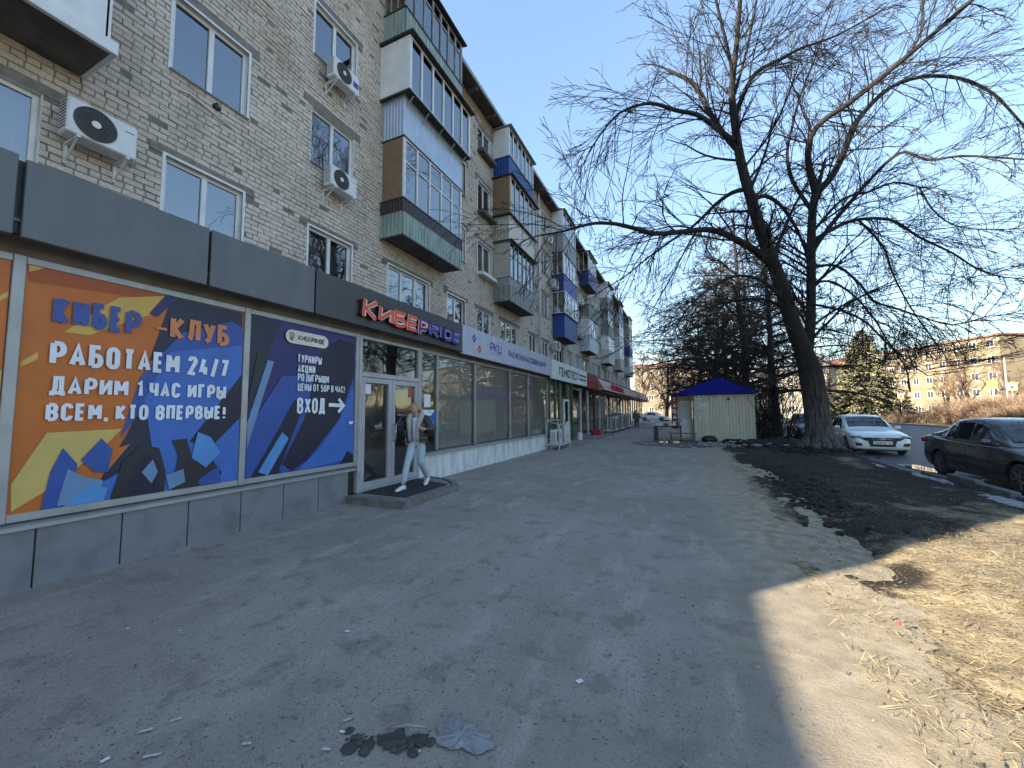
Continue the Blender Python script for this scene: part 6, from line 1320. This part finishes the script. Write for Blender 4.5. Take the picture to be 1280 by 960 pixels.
def person(label, loc, rz, J, clothes, turn=0, nod=0, group=None):
    t = thing('person', label, 'person', (0, 0, 0), group)
    hp = J['pelvis']; V = Vector
    nodes = [(hp, (.13, .10)), (J['waist'], (.115, .085)), (J['chest'], (.135, .095)), (J['neckb'], (.06, .055)), (J['neck'], (.048, .048)), (J['head'], (.05, .055))]
    edges = [(0, 1), (1, 2), (2, 3), (3, 4), (4, 5)]
    for s_ in 'RL':
        a = len(nodes); nodes += [(J['sh' + s_], .055), (J['el' + s_], .040), (J['wr' + s_], .027)]; edges += [(2, a), (a, a + 1), (a + 1, a + 2)]
        a = len(nodes); nodes += [(J['hip' + s_], .085), (J['kn' + s_], .055), (J['an' + s_], .038)]; edges += [(0, a), (a, a + 1), (a + 1, a + 2)]
    b_ = skin_mesh(nodes, edges); h, hf = head_mesh(J['head'], turn, nod); b_.add(h.v, h.f)
    for s_ in 'RL':
        d = V(J['wr' + s_]) - V(J['el' + s_]); hand(b_, V(J['wr' + s_]) - d.normalized() * .01, d, s_)
    body = b_.build('body', 'skin', t, smooth=True, fix=True)
    for sx in (-1, 1): ell(hf((sx * .03, -.078, .012)), (.010, .006, .006), 8, 6).build('eye', 'eye_dark', t); MB().tube([hf((sx * .018, -.083, .03)), hf((sx * .032, -.082, .034)), hf((sx * .045, -.073, .028))], .004, 5).build('eyebrow', clothes['hair'], t)
    MB().tube([hf((-.02, -.080, -.054)), hf((0, -.088, -.052)), hf((.02, -.080, -.054))], [.003, .006, .003], 6).build('mouth', 'lip', t)
    # trousers
    nd = [(hp, (.15, .12)), (tuple(V(hp) + V((0, 0, .07))), (.135, .105))]; ed = [(0, 1)]
    for s_ in 'RL':
        a = len(nd); k_, n_ = V(J['kn' + s_]), V(J['an' + s_]); nd += [(J['hip' + s_], .102), (tuple(V(J['hip' + s_]).lerp(k_, .5)), .088), (tuple(k_), .070), (tuple(k_.lerp(n_, .5)), .066), (tuple(k_.lerp(n_, .93)), .062)]; ed += [(0, a), (a, a + 1), (a + 1, a + 2), (a + 2, a + 3), (a + 3, a + 4)]
    skin_mesh(nd, ed).build('trousers', clothes['legs'], t, smooth=True, fix=True)
    # jacket: quilted body and sleeves
    rings = []; zz = ls(hp[2] - .02, J['neckb'][2] + .02, .02)
    for z in zz:
        u = (z - zz[0]) / (zz[-1] - zz[0]); cx = hp[0] + (J['neckb'][0] - hp[0]) * u; cy = hp[1] + (J['neckb'][1] - hp[1]) * u; q = 1 + .05 * abs(math.sin(z * 38)); wx = (.215 - .012 * u if u < .78 else .19 - .52 * (u - .78)) * q; wy = (.155 - .02 * u if u < .8 else .14 - .3 * (u - .8)) * q
        op = clothes.get('open', 0); ring = []
        for k in range(28):
            a = -math.pi / 2 + op + (2 * math.pi - 2 * op) * k / 27; ring.append((cx + wx * math.cos(a), cy + wy * math.sin(a), z))
        rings.append(ring)
    mb = MB().loft(rings, cap=False, closed_ring=op == 0); inn = MB().loft([[((x - hp[0]) * .9 + hp[0], (y - hp[1]) * .88 + hp[1], z) for x, y, z in r] for r in rings], cap=False, closed_ring=op == 0); mb.add(inn.v, inn.f)
    for s_ in 'RL':
        a, c, e = V(J['sh' + s_]), V(J['el' + s_]), V(J['wr' + s_]); P = []; Rr = []
        for i in range(33):
            f = i / 32; p = a.lerp(c, f * 2) if f < .5 else c.lerp(e, (f - .5) * 2 * .93); P.append(p); Rr.append((.088 - .026 * f) * (1 + .09 * abs(math.sin(i * .9))))
        mb.tube(P, Rr, 12)
        sp_ = ell(tuple(a), (.085, .085, .08), 12, 8); mb.add(sp_.v, sp_.f)
    mb.build('jacket', clothes['top'], t, smooth=True)
    if op:
        MB().loft([[(hp[0] + .10 * math.cos(a) * (1 - .25 * abs(u - .5)), hp[1] - .02 + (J['neckb'][1] - hp[1]) * u + .105 * math.sin(a), hp[2] + .0 + (J['neckb'][2] - hp[2] + .0) * u) for a in [6.283 * k / 16 for k in range(16)]] for u in (0, .25, .5, .75, .97)]).build('shirt', 'shirt_white', t, smooth=True)
    if clothes.get('fur'):
        rg = random.Random(2); mb = MB()
        for sx in (-1, 1):
            pts = [V((sx * .075, -.155, hp[2] + .03)), V((sx * .08, -.17, 1.05)), V((sx * .09, -.165, 1.2)), V((sx * .115, -.12, 1.33)), V((sx * .10, -.02, 1.42)), V((0, .08, 1.43))]
            Q, Rr = limb(mb, pts, [.026, .032, .042, .052, .056, .05], 10, 5)
            for i in range(1400):
                k = rg.randrange(len(Q)); d = V((rg.gauss(0, 1), rg.gauss(0, 1), rg.gauss(0, 1))).normalized(); p = Q[k] + d * Rr[k] * .9; w = rnd_perp(d, rg) * .004; e_ = p + (d + V((0, 0, -.5))).normalized() * rg.uniform(.012, .026); mb.add([p - w, p + w, e_], [(0, 1, 2)])
        mb.build('fur_collar', 'fur_grey', t)['kind'] = 'stuff'
    # hair
    hb = ell((0, .018, .022), (.082, .094, .108), 22, 14); hb2 = MB(); hb2.v = [hf((x, y if not (y < -.045 and z < .075) else max(y, -.04), z)) for x, y, z in hb.v]; hb2.f = hb.f; rg = random.Random(6)
    for k in range(clothes.get('strands', 60)):
        a = rg.uniform(.15, math.pi - .15); x, y = .078 * math.cos(a), .085 * math.sin(a) * .9 + .01; hb2.tube([hf((x, y, .05)), hf((x * 1.12, y + .01, -.03)), hf((x * 1.05, y + .012, -.11 - .05 * rg.random()))], [.011, .010, .004], 5)
    hb2.build('hair', clothes['hair'], t, smooth=True)
    # shoes
    for s_ in 'RL':
        a = V(J['an' + s_]); td = V(J.get('toe' + s_, (0, -1, 0))).normalized(); sd = V((-td.y, td.x, 0)).normalized(); rings = []
        for u, w, h, dz in ((-.075, .026, .05, 0), (-.06, .036, .095, 0), (0, .042, .10, 0), (.06, .045, .08, 0), (.12, .047, .058, 0), (.165, .040, .045, 0), (.185, .018, .03, 0)):
            c = V((a.x, a.y, a.z - .09)) + td * u; rings.append([tuple(c + sd * w * math.cos(q) + V((0, 0, h * .5 + h * .5 * math.sin(q)))) for q in [6.283 * k / 12 for k in range(12)]])
        sh = MB().loft(rings).build('shoe', clothes['shoe'], t, smooth=True)
    t.location = loc; t.rotation_euler = (0, 0, rz); return t
Jw = dict(pelvis=(0, .0, .90), waist=(0, -.01, 1.03), chest=(0, -.01, 1.21), neckb=(0, -.005, 1.375), neck=(0, -.04, 1.435), head=(-.012, -.075, 1.54), shR=(-.165, .0, 1.335), elR=(-.285, .09, 1.12), wrR=(-.225, .0, .945), shL=(.165, 0, 1.335), elL=(.285, .05, 1.11), wrL=(.235, -.15, 1.14),
          hipR=(-.085, 0, .87), knR=(-.10, -.20, .50), anR=(-.13, -.33, .095), hipL=(.085, 0, .87), knL=(.085, .02, .475), anL=(.07, .36, .15), toeR=(-.25, -1, 0), toeL=(.15, -1, -.3))
person('woman in black puffer jacket with grey fur collar stepping off the shop step', (-4.88, 6.32, .135), math.radians(13), Jw, dict(legs='jeans_pale', top='puffer_black', hair='hair_blond', shoe='sneaker', fur=True, open=.5), turn=-.35, nod=.22)
Jp = dict(pelvis=(0, 0, .92), waist=(0, 0, 1.06), chest=(0, 0, 1.25), neckb=(0, 0, 1.42), neck=(0, -.02, 1.49), head=(0, -.04, 1.6), shR=(-.18, 0, 1.38), elR=(-.27, .05, 1.12), wrR=(-.28, -.03, .88), shL=(.18, 0, 1.38), elL=(.28, .04, 1.12), wrL=(.3, -.04, .88), hipR=(-.09, 0, .88), knR=(-.1, -.06, .48), anR=(-.1, -.12, .09), hipL=(.09, 0, .88), knL=(.09, .02, .48), anL=(.09, .12, .1))
person('far pedestrian in grey jacket and dark trousers by the steel cabinets', (-4.55, 39.2, 0.01), math.radians(170), Jp, dict(legs='dark_trousers', top='grey_jacket', hair='hair_dark', shoe='dark_trousers', strands=20))
tag(ell((-4.22, 39.3, .62), (.14, .08, .24)).add([(-4.25, 39.3, .8), (-4.19, 39.3, .8), (-4.2, 39.3, .96), (-4.24, 39.3, .96)], [(0, 1, 2, 3)]).build('carrier_bag', 'white_pvc', smooth=True), 'white carrier bag hanging from the far pedestrian\'s hand', 'bag')

# ------------------------------------------------------------------ litter, clods, rubble, dry grass
M('butt', (.48, .46, .42), rough=.8); M('plastic_scrap', (.19, .19, .185), (.27, .27, .265), 14, .35, .5, 20); M('clod', (.05, .046, .04), (.08, .073, .064), 30, .95, .9, 60); M('straw', (.42, .33, .185), (.30, .23, .125), 3, .9); M('straw_dark', (.16, .125, .08), (.10, .08, .052), 3, .9); M('grit_dark', (.05, .045, .04), (.08, .07, .06), 9, .95); M('grit_pale', (.42, .40, .36), rough=.9); M('red_scrap', (.5, .05, .04), rough=.5)
def pz(x, y): return .014 * fbm(x * .5, y * .5) * min(1, max(0, (x + 5.4) * .8))
SCL = .62
GR = 'paper scraps dropped on the pavement'
for k, (px, py, w, l, a, lb) in enumerate(((434, 790, .035, .06, .3, 'white receipt lying alone in the middle of the near asphalt'), (522, 942, .02, .055, 1.2, 'white cigarette stub right of the dark clods'), (408, 940, .022, .06, .4, 'white stub left of the dark clods'), (182, 916, .03, .09, .8, 'long pale paper strip near the lower left corner'), (190, 948, .025, .11, .7, 'pale folded strip at the lower left edge'), (131, 954, .035, .05, 1.4, 'crumpled paper bit closest to the lower left corner'), (308, 933, .025, .07, .5, 'white stub left of centre at the bottom edge'), (160, 787, .02, .05, .2, 'small white paper under the first poster'), (434, 903, .02, .06, .9, 'slim pale paper strip above the dark clods'), (725, 854, .05, .07, 1.0, 'torn pale scrap right of centre on the asphalt'), (428, 918, .02, .05, .2, 'small white scrap beside the thin paper strip'), (220, 902, .02, .08, .9, 'thin pale strip above the folded one'))):
    c = onZ(px, py, 0); n = 5; mb = MB(); ca, sa = math.cos(a), math.sin(a); P = []
    for i in range(n):
        u = (i / (n - 1) - .5) * SCL; hgt = .002 + .004 * math.sin(i * 1.7 + k) ** 2
        for s_ in (-1, 1): x, y = u * l, s_ * w * .5 * SCL; P.append((c[0] + x * ca - y * sa, c[1] + x * sa + y * ca, pz(c[0], c[1]) + .006 + hgt))
    mb.v = P; mb.f = [(2 * i, 2 * i + 2, 2 * i + 3, 2 * i + 1) for i in range(n - 1)]; tag(mb.build('paper_scrap', 'paper' if k in (0, 5, 7, 9, 10) else 'butt', smooth=True), lb, 'litter', GR)
c = onZ(1123, 772, .1); tag(ell((c[0], c[1], .06), (.016, .012, .010), 8, 6).build('scrap', 'red_scrap', smooth=True), 'small red scrap on the sunlit dry grass', 'litter')
# flattened torn plastic
c = onZ(576, 922, 0); mb = MB(); rg = random.Random(3); n = 28; cen = (c[0], c[1], .02); ring = []; ring2 = []
for i in range(n):
    a = 6.283 * i / n; r = .125 * (1 + .38 * fbm(math.cos(a) * 1.7, math.sin(a) * 1.7, 9, 5)); ring.append((c[0] + r * 1.15 * math.cos(a), c[1] + r * .75 * math.sin(a), .008)); ring2.append((c[0] + r * .6 * math.cos(a + .1), c[1] + r * .42 * math.sin(a + .1), .010 + .014 * rg.random()))
mb.v = ring + ring2 + [cen]; mb.f = [(i, (i + 1) % n, n + (i + 1) % n, n + i) for i in range(n)] + [(n + i, n + (i + 1) % n, 2 * n) for i in range(n)]
tag(mb.build('plastic_film', 'plastic_scrap'), 'crumpled grey plastic film trodden flat at the bottom centre', 'litter')
t = thing('earth_clods', 'spill of dark earth clods at the bottom edge left of the plastic', 'earth', (onZ(490, 928)[0], onZ(490, 928)[1], 0)); rg = random.Random(9)
for k in range(80):
    px, py = (rg.gauss(498, 16), rg.gauss(928, 7)) if k < 58 else (rg.gauss(452, 9), rg.gauss(930, 8)); q = onZ(px, py, 0); r = rg.uniform(.006, .026); e = ell((q[0], q[1], r * .3), (r * rg.uniform(.8, 1.6), r * rg.uniform(.8, 1.6), r * .4), 8, 6); e.v = [(x + .25 * r * fbm(x * 40, y * 40, z * 40), y + .25 * r * fbm(y * 40, z * 40, x * 40), z) for x, y, z in e.v]; e.build('clod', 'clod', t, smooth=True)
q = onZ(510, 922, 0); tag(MB().tube([(q[0] - .09, q[1] - .05, .05), (q[0], q[1], .06), (q[0] + .09, q[1] + .04, .045)], [.005, .009, .004], 6).build('rag', 'plastic_scrap', smooth=True), 'pale twist of rag lying on the dark clods', 'litter')
def scatter(name, mat, n, seed, region, size, flat=.25, zf=None, long=1.0, dens=None):
    rg = random.Random(seed); mb = MB(); i = 0
    while i < n:
        x, y = region(rg)
        if dens and rg.random() > dens(x, y): i += .2; continue
        z = (zf(x, y) if zf else pz(x, y)) + .003; s_ = size * rg.uniform(.4, 1.3) * (1 if rg.random() > .06 else 2); a = rg.uniform(0, 6.283); d = Vector((math.cos(a), math.sin(a), rg.gauss(0, flat))).normalized(); w = Vector((-d.y, d.x, rg.gauss(0, .5))).normalized() * s_ * .5 / long; L_ = d * s_ * .5 * long; p = Vector((x, y, z + abs(L_.z) + s_ * .1))
        mb.add([p - L_, p + w * .6, p + L_, p - w * .6], [(0, 1, 2, 3)]); i += 1
    o = mb.build(name, mat); o['kind'] = 'stuff'; return o
def near(rg): u = rg.random() ** 1.6; y = .9 + 17 * u; return rg.uniform(-5.4, 1.4), y
tag(scatter('dark_grit', 'grit_dark', 9000, 1, near, .011, .3, None, 1.7, lambda x, y: .25 + .75 * max(0, min(1, .5 + fbm(x * .7, y * .7, 2) * 1.2))), 'dark grit and twig crumbs strewn over the asphalt', 'grit')
tag(scatter('pale_grit', 'grit_pale', 1800, 2, near, .009, .3, None, 1.5), 'pale grit strewn over the asphalt', 'grit')
def lawnr(rg): u = rg.random() ** 1.9; y = 2.0 + 19 * u; return rg.uniform(.9, 5.1), y
LZ = lambda x, y: max(lawn_z(x, y), pz(x, y) if x < 1.9 else -1)
tag(scatter('dry_grass', 'straw', 50000, 3, lawnr, .017, .25, LZ, 4.0, lambda x, y: (1 - .93 * mud_at(x, y)) * max(.06, min(1, .35 + .9 * fbm(x * .8, y * .8, 6) + .35 * (x > 1.9) - .6 * (y > 8)))), 'dry straw-coloured grass and leaf litter on the lawn', 'dry grass')
tag(scatter('dead_leaves', 'straw_dark', 22000, 4, lawnr, .02, .4, LZ, 1.5, lambda x, y: .3 + .7 * (x > 1.3)), 'brown dead leaves strewn on the lawn', 'leaves')
# dirty ice, stones and torn-up turf in front of the stall and round the tree
def lumps(name, mat, n, seed, cx, cy, sx, sy, size, label, cat):
    rg = random.Random(seed); mb = MB()
    for i in range(n):
        x, y = rg.gauss(cx, sx), rg.gauss(cy, sy); r = size * rg.uniform(.4, 1.4) ** 1.5; e = ell((0, 0, 0), (r * rg.uniform(.8, 1.5), r * rg.uniform(.8, 1.5), r * .55), 7, 5); z = max(0, lawn_z(x, y) if x > .8 else 0)
        mb.add([(x + p[0] + .35 * r * fbm(p[0] / r + i, p[1] / r, p[2]), y + p[1] + .35 * r * fbm(p[1] / r, p[2] / r + i, p[0]), z + r * .2 + p[2]) for p in e.v], e.f)
    o = mb.build(name, mat); o['kind'] = 'stuff'; tag(o, label, cat)
lumps('dirty_ice', 'snow_ice', 150, 5, 1.3, 20.8, 1.1, .9, .07, 'crumbs of dirty grey ice in front of the stall', 'ice'); lumps('dirty_ice', 'snow_ice', 60, 6, 3.3, 20.6, .7, .7, .10, 'lumps of dirty ice left of the tree trunk', 'ice')
lumps('torn_turf', 'mud', 420, 7, 3.9, 21.6, .9, 1.3, .13, 'heap of dark torn-up turf behind the tree trunk', 'turf'); lumps('torn_turf', 'mud', 160, 8, 4.2, 17.4, .6, .5, .07, 'dark clods round the foot of the big tree', 'turf'); lumps('torn_turf', 'mud', 260, 9, 1.95, 9.6, .3, 1.5, .03, 'dark clods along the wheel rut', 'turf')
def icer(rg): return rg.gauss(5.0, .25), rg.uniform(8.5, 17)
sheet('ice_patch', blob(4.85, 12.0, .18, .9, seed=21), .075, 'snow_ice', th=.05); sheet('ice_patch', blob(4.75, 9.6, .2, .7, seed=23), .075, 'snow_ice', th=.05); sheet('ice_patch', blob(5.5, 14.8, .18, .8, seed=25), -.085, 'snow_ice'); sheet('ice_patch', blob(4.7, 14.3, .12, .6, seed=27), .08, 'snow_ice', th=.05)
